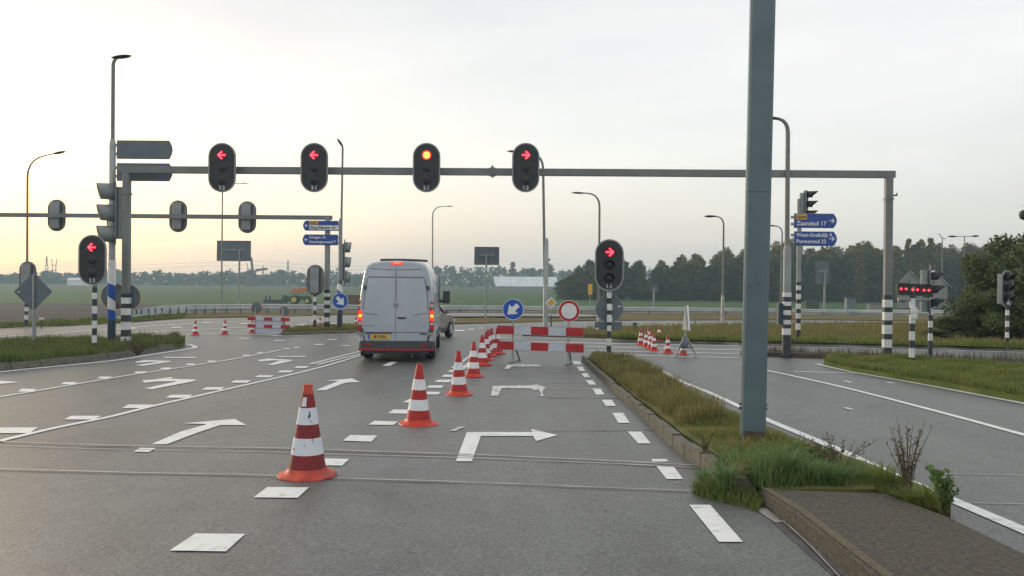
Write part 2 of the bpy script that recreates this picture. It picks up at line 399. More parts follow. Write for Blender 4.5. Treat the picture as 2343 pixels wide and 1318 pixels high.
def blades(name, poly, n, h0, h1, m, z, wid=0.008, bend=0.5, parent=None, kind='stuff', label=None, cat=None, near=True, hfun=None):
    P = [(p[0], p[1]) for p in poly]; xs = [p[0] for p in P]; ys = [p[1] for p in P]; mb = MB(); k = 0; tries = 0
    x0, x1, y0, y1 = min(xs), max(xs), min(ys), max(ys)
    while k < n and tries < n * 30:
        tries += 1; q = (random.uniform(x0, x1), random.uniform(y0, y1))
        if not inside(q, P): continue
        cl = noise.noise(Vector((q[0]*1.3, q[1]*1.3, 0.0)))
        if random.random() > 0.75 + cl: continue
        k += 1
        h = random.uniform(h0, h1) * (1 + .7*cl)
        if hfun: h *= hfun(q)
        a = random.uniform(0, 2*math.pi); b = random.uniform(0, bend) * h; c = random.uniform(0, 2*math.pi); zz = gz(q[1]) + z - .01
        dx, dy = math.cos(a)*wid, math.sin(a)*wid; bx, by = math.cos(c)*b, math.sin(c)*b
        mb.v += [(q[0]-dx, q[1]-dy, zz), (q[0]+dx, q[1]+dy, zz), (q[0]+bx*.35+dx*.7, q[1]+by*.35+dy*.7, zz+h*.6), (q[0]+bx*.35-dx*.7, q[1]+by*.35-dy*.7, zz+h*.6), (q[0]+bx, q[1]+by, zz+h*.95)]
        o = len(mb.v) - 5; mb.f += [(o, o+1, o+2, o+3), (o+3, o+2, o+4)]
    me = bpy.data.meshes.new(name); me.from_pydata(mb.v, [], mb.f)
    o = mobj(name, me, m, parent); return tag(o, label, cat, kind=kind)

# ================================================================== GROUND
rows = []
Y = -20.0
while Y < 3500:
    rows.append(Y); Y += 1.0 if Y < 45 else (2.5 if Y < 160 else 60 + Y*.1)
xsn = [-2600, -900, -300, -110, -60, -30, 0, 30, 60, 110, 300, 900, 2600]
mb = MB(); mb.grid([[(x, y, gz(y) - 0.07) for x in xsn] for y in rows]); tag(mb.build('ground', 'field', smooth=True), kind='structure')
rr = []; Y = -14.0
while Y <= 101: rr.append(Y); Y += 0.5
mb = MB(); mb.grid([[(x, y, gz(y)) for x in (-110, -60, -30, -15, 0, 15, 30, 60, 110)] for y in rr])
road = tag(mb.build('road', 'asphalt', smooth=True), kind='structure')

# fields beyond the junction
def flat(name, x0, x1, y0, y1, z, m):
    ys = [y0 + (y1-y0)*i/24 for i in range(25)]
    mb = MB(); mb.grid([[(x, y, gz(y)+z) for x in (x0, x1)] for y in ys]); return tag(mb.build(name, m, smooth=True), kind='structure')
flat('far_field', -1200, 900, 480, 660, -0.03, 'field_brown')
flat('field_ditch', -1200, 500, 440, 452, -0.02, 'field_dark')
area('ploughed_field', gpoly([(-700, 694), (60, 694), (300, 695), (430, 699), (440, 706), (340, 716), (230, 733), (0, 745), (-700, 775)]), 0.03, 2.5, 'plough', bumpy=0.06)

# far verge carrying the guard rail
FE = [(-500, 782), (-150, 762), (0, 752), (150, 746), (290, 739), (420, 729), (600, 726), (800, 721), (950, 720), (1000, 742), (1040, 742), (1200, 738), (1300, 735), (1420, 734), (1700, 733), (1900, 733), (2150, 736), (2500, 742)]
fe = [G(x, y) for x, y in FE]
ver = [(p.x, p.y) for p in fe] + [(100, 104), (0, 113), (-40, 113), (-46, 80), (-47, 60), (-60, 50), (-75, 44)]
# verge outline: front edge then back edge
vfront = [G(x, y) for x, y in FE]
vback = [Vector((95, 112)), Vector((-20, 112)), G(440, 708).to_2d(), G(300, 722).to_2d(), G(220, 731).to_2d(), G(0, 742).to_2d(), G(-500, 768).to_2d()]
area('far_verge', [p.to_2d() for p in vfront] + vback, 0.05, 1.6, 'turf_brown', bumpy=0.05, skirt=0.12)
area('carriageway', gpoly([(960, 729.5), (1000, 729), (1200, 728), (1330, 729), (1400, 728), (1330, 722.5), (1040, 719.5), (950, 720.5)]), 0.13, 2.0, 'asphalt', skirt=0.03)

# raised islands ----------------------------------------------------
ISL = {}
def island(name, pxs, h, m, step=0.6, bumpy=0.04):
    p = [v.to_2d() for v in gpoly(pxs, 0.0)]
    ISL[name] = p
    return area(name, p, h, step, m, bumpy=bumpy, skirt=h + .1)
grass_median = island('grass_median', [(1345, 824), (1372, 849), (1400, 872), (1435, 905), (1482, 943), (1530, 985), (1565, 1015), (1615, 1052), (1680, 1090), (1735, 1135), (1745, 1150), (1905, 1150), (2060, 1150), (2175, 1190), (2165, 1165), (2060, 1118), (1960, 1078), (1850, 1035), (1755, 995), (1660, 948), (1590, 915), (1545, 885), (1500, 855), (1460, 835), (1420, 820), (1380, 813), (1355, 814)], 0.10, 'turf', 0.35, 0.025)
left_island = island('left_island', [(-420, 905), (-200, 874), (0, 847), (100, 838), (250, 820), (345, 807), (414, 796), (424, 790), (404, 783), (300, 786), (150, 790), (0, 796), (-420, 812)], 0.13, 'turf_green', 0.6)
mid_island = island('mid_island', [(648, 767), (700, 765), (800, 762), (880, 758), (880, 750), (800, 752), (740, 753), (700, 755), (668, 761)], 0.12, 'turf', 0.8)
bank_island = island('bank_island', [(1195, 768), (1340, 773), (1400, 776), (1480, 779), (1700, 784), (1900, 788), (2100, 793), (2343, 800), (2700, 812), (2700, 745), (2400, 744), (2150, 746), (1750, 748), (1650, 750), (1480, 754), (1400, 757), (1340, 760), (1260, 764)], 0.14, 'turf_brown', 0.9, 0.07)
kerb_island = island('kerb_island', [(1695, 812), (1745, 816), (2000, 824), (2343, 847), (2600, 866), (2600, 846), (2343, 833), (2050, 820), (1745, 809), (1700, 808)], 0.12, 'soil', 0.4, 0.03)
right_island = island('right_island', [(1885, 835), (1944, 850), (2078, 873), (2182, 892), (2343, 922), (2700, 990), (2700, 890), (2343, 856), (2217, 846), (2136, 838), (2022, 832), (1911, 829)], 0.12, 'turf_green', 0.5)

# concrete slab at the near end of the median -----------------------
slab_top = [(1741, 1118), (1826, 1172), (2012, 1318), (2200, 1460), (2600, 1460), (2343, 1264), (2172, 1182), (2026, 1128)]
sp = gpoly(slab_top, 0.12)
mb = MB(); mb.prism([(p.x, p.y, p.z) for p in sp], (0, 0, -0.24))
slab = tag(mb.build('concrete_slab', 'slab'), kind='structure')
bv = slab.modifiers.new('bevel', 'BEVEL'); bv.width = 0.018; bv.segments = 2; bv.limit_method = 'ANGLE'
# exposed aggregate nosing along the slab edge
mb = MB()
for a, b in ((sp[0], sp[1]), (sp[1], sp[2]), (sp[2], sp[3])):
    d = (b - a).to_2d().normalized(); nrm = Vector((-d.y, d.x, 0)) * -1
    n_ = nrm if nrm.x > 0 else -nrm
    mb.add([a + Vector((0, 0, .004)) + n_*.012, b + Vector((0, 0, .004)) + n_*.012, b + n_*.07 + Vector((0, 0, .005)), a + n_*.07 + Vector((0, 0, .005))], [(0, 1, 2, 3)])
mat('nosing', (0.15, 0.125, 0.075), 0.9, (0.07, 0.06, 0.045), 70.0, 4, bump=0.8, lo=0.4, hi=0.6)
mb.build('edge_nosing', 'nosing', slab)

# kerb stones --------------------------------------------------------
def kerb(parent, pxs, length, wdt, h, m='concrete', slope=0.09, gap=0.012, jitter=0.012):
    pts = [G(x, y).to_2d() for x, y in pxs]; segs = []
    total = sum((b-a).length for a, b in zip(pts, pts[1:]))
    def P(t):
        for a, b in zip(pts, pts[1:]):
            L = (b-a).length
            if t <= L: return a.lerp(b, t/L)
            t -= L
        return pts[-1]
    n = int(total / length)
    for i in range(n):
        a, b = P(i*total/n + gap), P((i+1)*total/n - gap); d = (b-a).normalized(); q = Vector((-d.y, d.x))
        z0, z1 = gz(a.y) - .05, gz(b.y) - .05; j = random.uniform(-jitter, jitter); o = random.uniform(-jitter, jitter)
        def sec(p, z): return [(p.x + q.x*o, p.y + q.y*o, z), (p.x + q.x*(o+.01), p.y + q.y*(o+.01), z+.06), (p.x + q.x*(slope+o), p.y + q.y*(slope+o), z+.05+h+j), (p.x + q.x*wdt, p.y + q.y*wdt, z+.05+h+j), (p.x + q.x*wdt, p.y + q.y*wdt, z)]
        A, B = sec(a, z0), sec(b, z1); k = len(A)
        mb = MB(); mb.add(A + B, [tuple(range(k))[::-1], tuple(range(k, 2*k))] + [(i2, (i2+1) % k, k+(i2+1) % k, k+i2) for i2 in range(k)])
        mb.build('kerb_stone', m, parent)
kerb(grass_median, [(1735, 1140), (1680, 1093), (1612, 1052), (1563, 1015), (1528, 985), (1480, 943), (1433, 905), (1398, 872), (1370, 849), (1345, 825)][::-1][0:10], 0.62, -0.17, 0.14, slope=-0.09)
kerb(left_island, [(-420, 907), (-200, 876), (0, 848.5), (100, 839.5), (250, 821.5), (345, 808), (414, 797), (425, 790.5)], 0.8, 0.22, 0.16)
kerb(mid_island, [(646, 767.5), (700, 766), (800, 763), (880, 759)], 0.9, 0.2, 0.14)

# ------------------------------------------------------------------ road markings (parts of the road)
def mark(pxs, name='lane_dash', m='paint'):
    p = gpoly(pxs)
    MB().add([(q.x, q.y, q.z + .005 + .0003*q.y) for q in p], [tuple(range(len(p)))]).build(name, m, road)
def dash(x, y, w_, h_): mark([(x-w_, y+h_), (x+w_*.62, y+h_), (x+w_, y-h_), (x-w_*.62, y-h_)])
def line(pxs, width=0.12, name='edge_line', m='paint', up=0.0, steps=5, wob=None):
    p = [G(x, y).to_2d() for x, y in pxs]
    if len(p) > 2:
        q = [p[0]] ; e = [p[0]*2-p[1]] + p + [p[-1]*2-p[-2]]
        for i in range(1, len(e)-2):
            for k in range(1, steps+1):
                t = k/steps; a, b, c, d = e[i-1], e[i], e[i+1], e[i+2]
                q.append(.5*((2*b) + (c-a)*t + (2*a-5*b+4*c-d)*t*t + (3*b-a-3*c+d)*t**3))
        p = q
    pts = []
    for a, b in zip(p, p[1:]):
        n = max(1, int((b-a).length/(1.0 if not m.startswith('seal') else .2))); pts += [a.lerp(b, i/n) for i in range(n)]
    pts.append(p[-1]); r2 = []
    for i, c in enumerate(pts):
        d = (pts[min(i+1, len(pts)-1)] - pts[max(i-1, 0)]).normalized(); q = Vector((-d.y, d.x)) * width/2
        z = gz(c.y) + .005 + .0003*c.y + up
        if m.startswith('seal'): c = c + q.normalized()*.022*noise.noise(Vector((c.x*1.1, c.y*.7, len(pts)))); q = q*(1+.8*noise.noise(Vector((c.x*2.3, 1.7, c.y))))
        r2.append([(c.x-q.x, c.y-q.y, z), (c.x+q.x, c.y+q.y, z)])
    MB().grid(r2).build(name, m, road)
# block markings left of the closed lane
for q in ([(388,1262),(517,1264),(561,1224),(447,1223)], [(580,1140),(681,1141),(707,1117),(612,1116)], [(704,1066),(783,1067),(799,1052),(725,1050)],
          [(784,1010),(850,1012),(863,998),(801,997)], [(843,973),(900,974),(911,966),(857,964)], [(887,947),(937,948),(948,939),(901,938)],
          [(921,922),(962,923),(972,916),(935,915)], [(950,903),(1002,904),(1009,898),(963,897)], [(974,888),(1009,889),(1016,883),(983,883)],
          [(994,875),(1027,876),(1036,870),(1002,870)], [(1010,863),(1035,864),(1042,859),(1017,858)], [(1025,852),(1046,853),(1051,848),(1030,847)]): mark(q)
line([(1036, 843), (1056, 829), (1082, 811)], 0.11); line([(1057, 846), (1072, 833), (1092, 815)], 0.11)
for q in ([(1577,1157),(1625,1157),(1700,1242),(1645,1242)], [(1500,1066),(1539,1066),(1563,1098),(1525,1098)], [(1490,1052),(1525,1052),(1529,1058),(1493,1058)],
          [(1436,989),(1467,989),(1489,1016),(1460,1016)], [(1401,946),(1426,946),(1441,969),(1415,969)], [(1377,916),(1400,916),(1409,930),(1386,930)],
          [(1355,890),(1374,890),(1383,904),(1364,904)], [(1340,871),(1355,871),(1364,881),(1348,881)], [(1330,855),(1343,855),(1350,864),(1336,864)], [(1320,840),(1333,840),(1339,850),(1326,850)], [(1306,827),(1326,827),(1332,835),(1312,835)]): mark(q)
# arrows
mark([(1043,1057),(1080,1057),(1100,999),(1220,999),(1226,1011),(1276,997),(1215,983),(1218,990),(1068,990)], 'turn_arrow')
mark([(1123,907),(1140,907),(1148,889),(1216,890),(1222,894),(1243,892),(1250,888),(1228,881),(1215,883),(1128,884)], 'turn_arrow', 'paint_worn')
mark([(1232,893),(1244,892),(1240,899),(1245,907),(1236,907),(1238,900)], 'paint_remnant', 'paint_worn')
mark([(1154,845),(1165,845),(1171,839.5),(1232,839.5),(1240,838),(1225,834.5),(1160,835)], 'turn_arrow', 'paint_worn')
mark([(1026,988),(1040,988),(1066,978),(1052,977)], 'paint_remnant', 'paint_worn')
mark([(346,1018),(382,1018),(450,992),(504,974),(564,974),(537,960),(419,970),(474,972),(414,989)], 'ahead_arrow')
mark([(306,1035),(341,1036),(358,1026),(322,1025)], 'ahead_arrow')
mark([(722,894),(745,894),(784,879),(797,876),(824,875.5),(806,867),(743,872),(774,873)], 'ahead_arrow')
mark([(874,838),(893,838),(910,829),(893,829)], 'ahead_arrow')
for q in ([(326,871),(330,877),(360,874),(446,873),(450,870),(390,867.5)], [(352,869.5),(365,871.5),(396,866),(392,864)], [(331,890),(347,892),(444,873.5),(410,872.5)],
          [(588,825),(595,828),(625,825.5),(668,827.2),(671,824.8),(615,821.5)], [(611,836),(626,836),(666,827.6),(640,826.6)],
          [(308,829),(313,831.5),(345,829),(390,829),(392,827),(330,824.8)], [(310,836.5),(327,838),(388,829.4),(360,829.4)], [(-30,871),(48,875.5),(-30,882)]): mark(q, 'turn_arrow')
mark([(372,818),(378,820),(450,820),(446,818)], 'stop_line'); mark([(632,816),(640,818),(702,817.5),(698,815.6)], 'stop_line')
# long lines on the left lanes
line([(-80, 923), (0, 909), (254, 866), (392, 845), (542, 821), (641, 802)], 0.09, 'lane_line')
for x, y, ww, hh in ((62,894,21,3.2),(158,878,19,2.6),(239,865,17,2.3),(321,853,15,2),(379,844,13.5,1.9),(436,834.5,12,1.7),(484,827.6,11,1.5),(563,814,9,1.3),(594,808,8,1.2),(656,799,8,1),(679,796,7,1)): dash(x, y, ww, hh)
line([(-90, 1033), (0, 1010), (127, 980), (254, 954), (363, 927), (508, 894), (600, 873), (715, 846), (816, 817), (850, 809)], 0.10, 'lane_line')
for x, y, ww, hh in ((35,986,52,6.5),(189,957,43,4.2),(316,931,37,4),(410,908,31,3.5),(488,890,27,3),(551,874,24,2.7),(605,862,22,2.4),(653,851,19,2.2),(690,841,17,2)): dash(x, y, ww, hh)
line([(709, 834), (760, 821), (816, 807), (860, 797)], 0.11, 'lane_line'); line([(726, 835), (770, 824), (816, 813), (860, 803)], 0.11, 'lane_line')
line([(-300, 890), (0, 852), (250, 827), (345, 812.5), (430, 799.5), (447, 795), (436, 790), (415, 787), (402, 783.5)], 0.16)
# junction lines
line([(-300, 771), (0, 753.5), (213, 742.5), (300, 740.5), (500, 731), (800, 724), (940, 722.5)], 0.14)
line([(-300, 794), (0, 771.5), (85, 766.5), (213, 757), (363, 746), (500, 738), (620, 733)], 0.16, 'lane_line')
line([(267, 763.5), (405, 757), (500, 752.5), (585, 748)], 0.16, 'lane_line')
line([(363, 772), (427, 767.5), (500, 765), (590, 766.5), (648, 769.5)], 0.22, 'stop_line')
line([(648, 770), (700, 768), (800, 765), (818, 764)], 0.14)
for x, y, ww, hh in ((404,749.6,14,.9),(473,739,12,.8),(690,744,13,.8),(760,741,12,.8),(720,735,10,.7),(300,752,13,.9),(560,741,12,.8),(1052,757,14,1.2),(1078,754,9,.9),(1100,751.5,8,.7),(730,789,13,.9),(790,792,12,.8),(640,780,14,.8),(760,778,13,.8),(560,775,16,.7)): dash(x, y, ww, hh)
line([(1010, 745.5), (1150, 746), (1250, 748)], 0.14)
line([(1138, 773.5), (1340, 777), (1480, 781), (1690, 786)], 0.14); line([(1140, 782), (1290, 784.5), (1420, 787.5), (1690, 792)], 0.2, 'lane_line')
line([(1340, 793.5), (1480, 797), (1690, 801.5)], 0.16, 'lane_line'); line([(1345, 803), (1480, 806), (1690, 810)], 0.16, 'lane_line')
line([(1380, 811), (1500, 815), (1690, 820.5)], 0.14, 'lane_line')
line([(1755, 793.5), (1811, 794.5), (2100, 800.5), (2343, 807), (2600, 815)], 0.16, 'lane_line'); line([(1755, 789), (2100, 796), (2343, 803)], 0.1)
line([(1755, 806.5), (1811, 808), (2000, 814), (2136, 820), (2343, 830), (2600, 843)], 0.16)
line([(1200, 771), (1340, 775.6), (1480, 780.4)], 0.1)
# slip road on the right
line([(1400, 818), (1440, 825), (1480, 836), (1520, 853), (1560, 874), (1620, 898), (1690, 930), (1752, 960), (1900, 1022), (2020, 1077), (2190, 1150), (2343, 1215), (2600, 1325)], 0.12)
line([(1752, 848), (1800, 858), (1900, 880), (2000, 904.5), (2100, 930.5), (2200, 957), (2343, 996), (2600, 1066)], 0.12, 'lane_line')
line([(1868, 833), (1944, 850.5), (2078, 874), (2182, 893.5), (2343, 924), (2700, 993)], 0.14)
line([(1815, 851), (1900, 853), (1975, 855)], 0.1, 'stop_line')
for q in ([(1927,873),(1945,877),(1950,875),(1935,872)], [(2025,876),(2044,879),(2050,877.6),(2034,875)], [(1928,934),(1948,940),(1955,938),(1938,933)]): mark(q, 'paint_remnant', 'paint_worn')
line([(2125, 1085), (2240, 1086), (2400, 1090)], 0.02, 'joint_seal', 'seal_light'); line([(2190, 1152), (2300, 1154), (2450, 1157)], 0.02, 'joint_seal', 'seal_light')
# transverse joint seals
line([(-60, 1010), (240, 1020), (620, 1027), (900, 1036), (1100, 1043), (1350, 1054), (1600, 1067)], 0.03, 'joint_seal', 'seal_light', .003)
line([(-60, 1014), (240, 1024), (620, 1031), (900, 1040), (1100, 1047), (1350, 1058), (1600, 1071)], 0.03, 'joint_seal', 'seal_dark', .001)
line([(-60, 1019), (240, 1029), (620, 1036), (900, 1045), (1100, 1051), (1350, 1061), (1600, 1073)], 0.025, 'joint_seal', 'seal_light', .003)
line([(-60, 1073), (240, 1081), (620, 1090), (1000, 1103), (1250, 1112), (1620, 1127)], 0.022, 'joint_seal', 'seal_light', .002)
line([(-60, 1076), (240, 1084), (620, 1093), (1000, 1106), (1250, 1115), (1620, 1130)], 0.016, 'joint_seal', 'seal_dark', .001)
line([(1240, 889), (1330, 891), (1420, 892)], 0.06, 'joint_seal', 'seal_light'); line([(1245, 875), (1340, 874), (1395, 873)], 0.06, 'joint_seal', 'seal_light'); line([(1250, 911), (1430, 912)], 0.05, 'joint_seal', 'seal_dark')
line([(1250, 851), (1330, 852)], 0.06, 'joint_seal', 'seal_light')
line([(1140, 990), (1500, 985)], 0.03, 'joint_seal', 'seal_dark')
# tar patches and skid marks
MB().add([(p.x, p.y, p.z+.004) for p in gpoly([(1690,1130),(1735,1150),(1930,1318),(1905,1318),(1800,1225),(1745,1175),(1700,1145)])], [tuple(range(7))]).build('gutter', 'seal_dark', road)
MB().add([(p.x, p.y, p.z+.007) for p in gpoly([(1730,1166),(1752,1164),(1772,1180),(1790,1196),(1776,1198),(1748,1182)])], [tuple(range(6))]).build('gutter_patch', 'seal_light', road)
line([(1790, 1195), (1850, 1250), (1915, 1318), (1960, 1370)], 0.012, 'gutter_joint', 'seal_light', .006)

# ------------------------------------------------------------------ grass
def pxpoly(p): return [v.to_2d() for v in gpoly(p, .1)]
med_far = pxpoly([(1352, 822), (1405, 868), (1450, 900), (1500, 930), (1555, 975), (1660, 965), (1600, 925), (1545, 888), (1500, 858), (1460, 838), (1400, 818), (1370, 816)])
med_near = pxpoly([(1555, 975), (1620, 1020), (1680, 1065), (1740, 1108), (1900, 1108), (2020, 1112), (2160, 1168), (2165, 1160), (2060, 1115), (1960, 1076), (1850, 1033), (1755, 993), (1660, 950)])
blades('dry_grass', med_far, 15000, .10, .30, 'blade_dry', .10, .006, .7)
blades('grass', med_near, 15000, .02, .075, 'blade', .10, .005, .9)
blades('weeds', pxpoly([(1640, 1060), (1700, 1100), (1745, 1116), (1900, 1112), (2020, 1118), (2000, 1090), (1900, 1050), (1820, 1045), (1720, 1060)]), 2600, .05, .20, 'blade_lush', .10, .004, .9)
blades('dry_grass', med_near, 2600, .04, .12, 'blade_dry', .10, .004, 1.0)
blades('weeds', ISL['left_island'], 2600, .22, .40, 'stalk', .13, .006, .5)
blades('grass', [v.to_2d() for v in gpoly([(1887, 835), (1944, 849.6), (2078, 872.5), (2182, 891.5), (2343, 921.5), (2700, 989), (2700, 985), (2343, 918), (2182, 888.5), (2078, 870), (1944, 847.5), (1892, 833)])], 9000, .05, .13, 'blade', .05, .008, .6)
blades('weeds', pxpoly([(1580, 1098), (1640, 1085), (1700, 1105), (1745, 1122), (1735, 1140), (1690, 1128), (1620, 1112)]), 1200, .04, .13, 'blade_mid', .0, .004, .9)
blades('grass', ISL['left_island'], 48000, .08, .26, 'blade_mid', .13, .011, .7)
blades('grass', ISL['mid_island'], 5000, .08, .2, 'blade_dry', .12, .014, .7)
blades('grass', ISL['right_island'], 75000, .05, .19, 'blade', .12, .010, .8)
blades('dry_grass', [p for p in ISL['bank_island']], 30000, .06, .24, 'blade_dry', .14, .018, .8)
blades('grass', pxpoly([(1400, 770), (1700, 777), (1900, 781), (2343, 792), (2343, 798), (1900, 787), (1700, 783), (1400, 775)]), 9000, .08, .2, 'blade', .14, .016, .8)
blades('weeds', ISL['kerb_island'], 2600, .05, .25, 'stalk', .12, .006, .6)
blades('grass', [p.to_2d() for p in vfront[2:6]] + [G(440, 712).to_2d(), G(300, 726).to_2d(), G(220, 733).to_2d(), G(0, 744).to_2d()], 12000, .05, .16, 'blade_mid', .05, .02, .7)

# individual plants on the median
def plant(name, px, py, label, kind, h, n, spread, m='blade_lush', m2=None, off=.10):
    b = G(px, py, off); t = thing(name, label, 'plant', (b.x, b.y, b.z - .01))
    mb = MB(); lf = MB()
    for i in range(n):
        a = random.uniform(0, 2*math.pi); hh = h*random.uniform(.55, 1); s_ = spread*random.uniform(.2, 1); c, d = math.cos(a), math.sin(a)
        if kind == 'tuft':
            wd = .0045; px_, py_ = -d*wd, c*wd; r0 = random.uniform(0, .06)
            pts = [(r0+s_*u*u*1.0, hh*(u*1.35-.5*u**3)) for u in (0, .35, .7, 1)]
            v = []
            for (r_, z), f in zip(pts, (1, .9, .6, .08)): v += [(c*r_-px_*f, d*r_-py_*f, z), (c*r_+px_*f, d*r_+py_*f, z)]
            mb.add(v, [(0, 1, 3, 2), (2, 3, 5, 4), (4, 5, 7, 6)])
        else:
            top = Vector((c*s_, d*s_, hh)); mid = Vector((c*s_*.35, d*s_*.35, hh*.5))
            mb.tube([(c*.02, d*.02, 0), mid, top], [.0035, .003, .0015] if kind == 'stalks' else [.002, .002, .001], 5)
            for k in range(16 if kind == 'stalks' else 46):
                u = random.uniform(.25 if kind == 'stalks' else .04, 1); p = mid.lerp(top, (u-.5)*2) if u > .5 else mid*(u*2)
                o = Vector((random.uniform(-1, 1), random.uniform(-1, 1), random.uniform(.1, 1.2))).normalized()
                L = .03 if kind == 'stalks' else .036; wv = o.cross(Vector((random.uniform(-1, 1), random.uniform(-1, 1), .3))).normalized()*(.004 if kind == 'stalks' else .011)
                lf.add([p, p+o*L*.5+wv, p+o*L, p+o*L*.5-wv], [(0, 1, 2, 3)])
    if kind == 'tuft': mb.build('leaves', m, t)
    else: mb.build('stem', m, t); lf.build('leaves', m2 or m, t)
    return t
plant('grass_tuft', 1800, 1104, 'large lush green grass tuft behind the concrete slab, at the foot of the steel leg', 'tuft', .34, 170, .28)
plant('grass_tuft', 1660, 1112, 'green weed tuft at the broken end of the kerb stones, in the gutter', 'tuft', .22, 130, .24)
plant('grass_tuft', 1612, 1104, 'small green weed tuft growing out of the asphalt edge by the kerb', 'tuft', .15, 80, .16, off=.02)
plant('grass_tuft', 2022, 1122, 'yellow-green grass tuft beside the dead stalks at the slab edge', 'tuft', .26, 110, .16, 'blade')
plant('grass_tuft', 1700, 1078, 'low grass tuft on the median in front of the steel leg', 'tuft', .16, 110, .18, 'blade')
plant('grass_tuft', 1910, 1108, 'dense green grass tuft along the back edge of the slab', 'tuft', .2, 150, .22)
plant('grass_tuft', 2080, 1150, 'grass tuft at the foot of the dead stalks', 'tuft', .13, 110, .2, 'blade')
plant('grass_tuft', 1430, 850, 'dark green weed clump at the tip of the median below the signal post', 'tuft', .4, 160, .4)
plant('grass_tuft', 1375, 836, 'dark green weed clump at the pointed end of the median', 'tuft', .32, 130, .35)
plant('dead_stalks', 2075, 1140, 'tall dead brown weed stalks rising beside the concrete slab', 'stalks', .56, 24, .17, 'stalk', 'stalk')
plant('dead_stalks', 1920, 1078, 'dark withered seed heads on thin stalks on the median', 'stalks', .3, 22, .34, 'stalk', 'stalk')
plant('dead_stalks', 1535, 912, 'grey dry weed stalks leaning over the white edge line', 'stalks', .4, 18, .5, 'stalk', 'stalk')
plant('dead_stalks', 1612, 1040, 'thin dead twig plant growing from the kerb stones', 'stalks', .22, 7, .1, 'stalk', 'stalk', off=.12)
for i_, (px, py) in enumerate(((1765, 1092), (1845, 1095), (1875, 1070), (1940, 1095), (1980, 1100), (1730, 1090), (1690, 1100), (1780, 1060), (1830, 1040), (1650, 1075), (1905, 1060), (2050, 1128), (2120, 1155), (1755, 1040), (1690, 1040))):
    plant('grass_tuft', px, py, 'ragged mixed weed tuft on the median between the steel leg and the slab', 'tuft', random.uniform(.10, .24), 60, random.uniform(.12, .24), ('blade', 'blade_lush', 'blade_dry', 'blade_mid')[i_ % 4])['group'] = 'ragged weed tufts behind the slab'
plant('leafy_weed', 2160, 1172, 'small bushy green leafy weed at the right edge of the concrete slab', 'leafy', .30, 16, .13, 'stalk', 'blade_lush')
plant('leafy_weed', 1850, 1060, 'broad patch of dark leafy weeds right of the steel leg', 'leafy', .17, 26, .3, 'stalk', 'blade_lush')
plant('leafy_weed', 315, 812, 'dark brown bushy weed at the foot of the portal leg on the left island', 'leafy', .45, 26, .5, 'stalk', 'stalk', off=.1)

# ================================================================== VEGETATION
def leafball(mb, c, rad, n, size):
    for _ in range(n):
        while True:
            p = Vector((random.uniform(-1, 1), random.uniform(-1, 1), random.uniform(-1, 1)))
            l = p.length
            if .25 < l < 1: break
        p = Vector((p.x*rad[0], p.y*rad[1], p.z*rad[2])) * (0.55 + .45*l) + Vector(c)
        a = Vector((random.gauss(0, 1), random.gauss(0, 1), random.gauss(0, 1))).normalized(); b = a.orthogonal().normalized(); cc = a.cross(b)
        s_ = size*random.uniform(.6, 1.3); t = random.uniform(0, 6.28); u = b*math.cos(t)+cc*math.sin(t); v = a.cross(u)
        o = len(mb.v); mb.v += [tuple(p-u*s_), tuple(p+v*s_*.55), tuple(p+u*s_), tuple(p-v*s_*.55)]; mb.f.append((o, o+1, o+2, o+3))
def tree_mesh(H, Rd, n_lobes, per, leaf, base=.18, seed=0, col_=False):
    random.seed(seed); tr = MB(); cr_ = MB()
    tr.tube([(0, 0, -.3), (.1, 0, H*.3), (-.1, .1, H*.6), (0, 0, H*.85)], [H*.022, H*.017, H*.011, H*.004], 8)
    for i in range(n_lobes):
        u = (i+.5)/n_lobes; z = H*(base + (1-base)*u*.93); a = i*2.4 + random.uniform(-.4, .4)
        env = math.sin(math.pi*min(1, .12+u*.86))**.6 * Rd if not col_ else Rd*(1-u*.55)
        r = env*random.uniform(.35, .8); c = (math.cos(a)*r, math.sin(a)*r, z)
        lr = Rd*random.uniform(.36, .6)*(1-.35*u)
        leafball(cr_, c, (lr, lr, lr*random.uniform(.7, 1.0)), per, leaf)
        if i % 2 == 0: tr.tube([(0, 0, z*.6), (c[0]*.5, c[1]*.5, z*.85), c], [H*.009, H*.006, H*.002], 5)
    return tr, cr_
def meshof(mb, name):
    me = bpy.data.meshes.new(name); me.from_pydata(mb.v, [], mb.f); return me
WOOD = []
for i in range(6):
    tr, cr_ = tree_mesh(14, 4.4, 26, 130, .42, .04, 40+i); WOOD.append((meshof(tr, 'trunk'), meshof(cr_, 'crown')))
POP = []
for i in range(3):
    tr, cr_ = tree_mesh(16, 2.2, 20, 120, .4, .05, 60+i, True); POP.append((meshof(tr, 'trunk'), meshof(cr_, 'crown')))
SUNGOLD = [w_[1].copy() for w_ in WOOD]
random.seed(11)
def put_tree(name, var, loc, s_, sz, label, leafm, group, own=False):
    t = thing(name, label, 'tree', loc, random.uniform(0, 6.28), group); t.scale = (s_, s_, sz)
    a = mobj('trunk', var[0], 'bark', t)
    me = var[1] if not own else SUNGOLD[WOOD.index(var)]
    if not me.materials: me.materials.append(MATS[leafm])
    mobj('crown', me, None, t)
    return t
WG = 'deciduous trees of the wood behind the field'
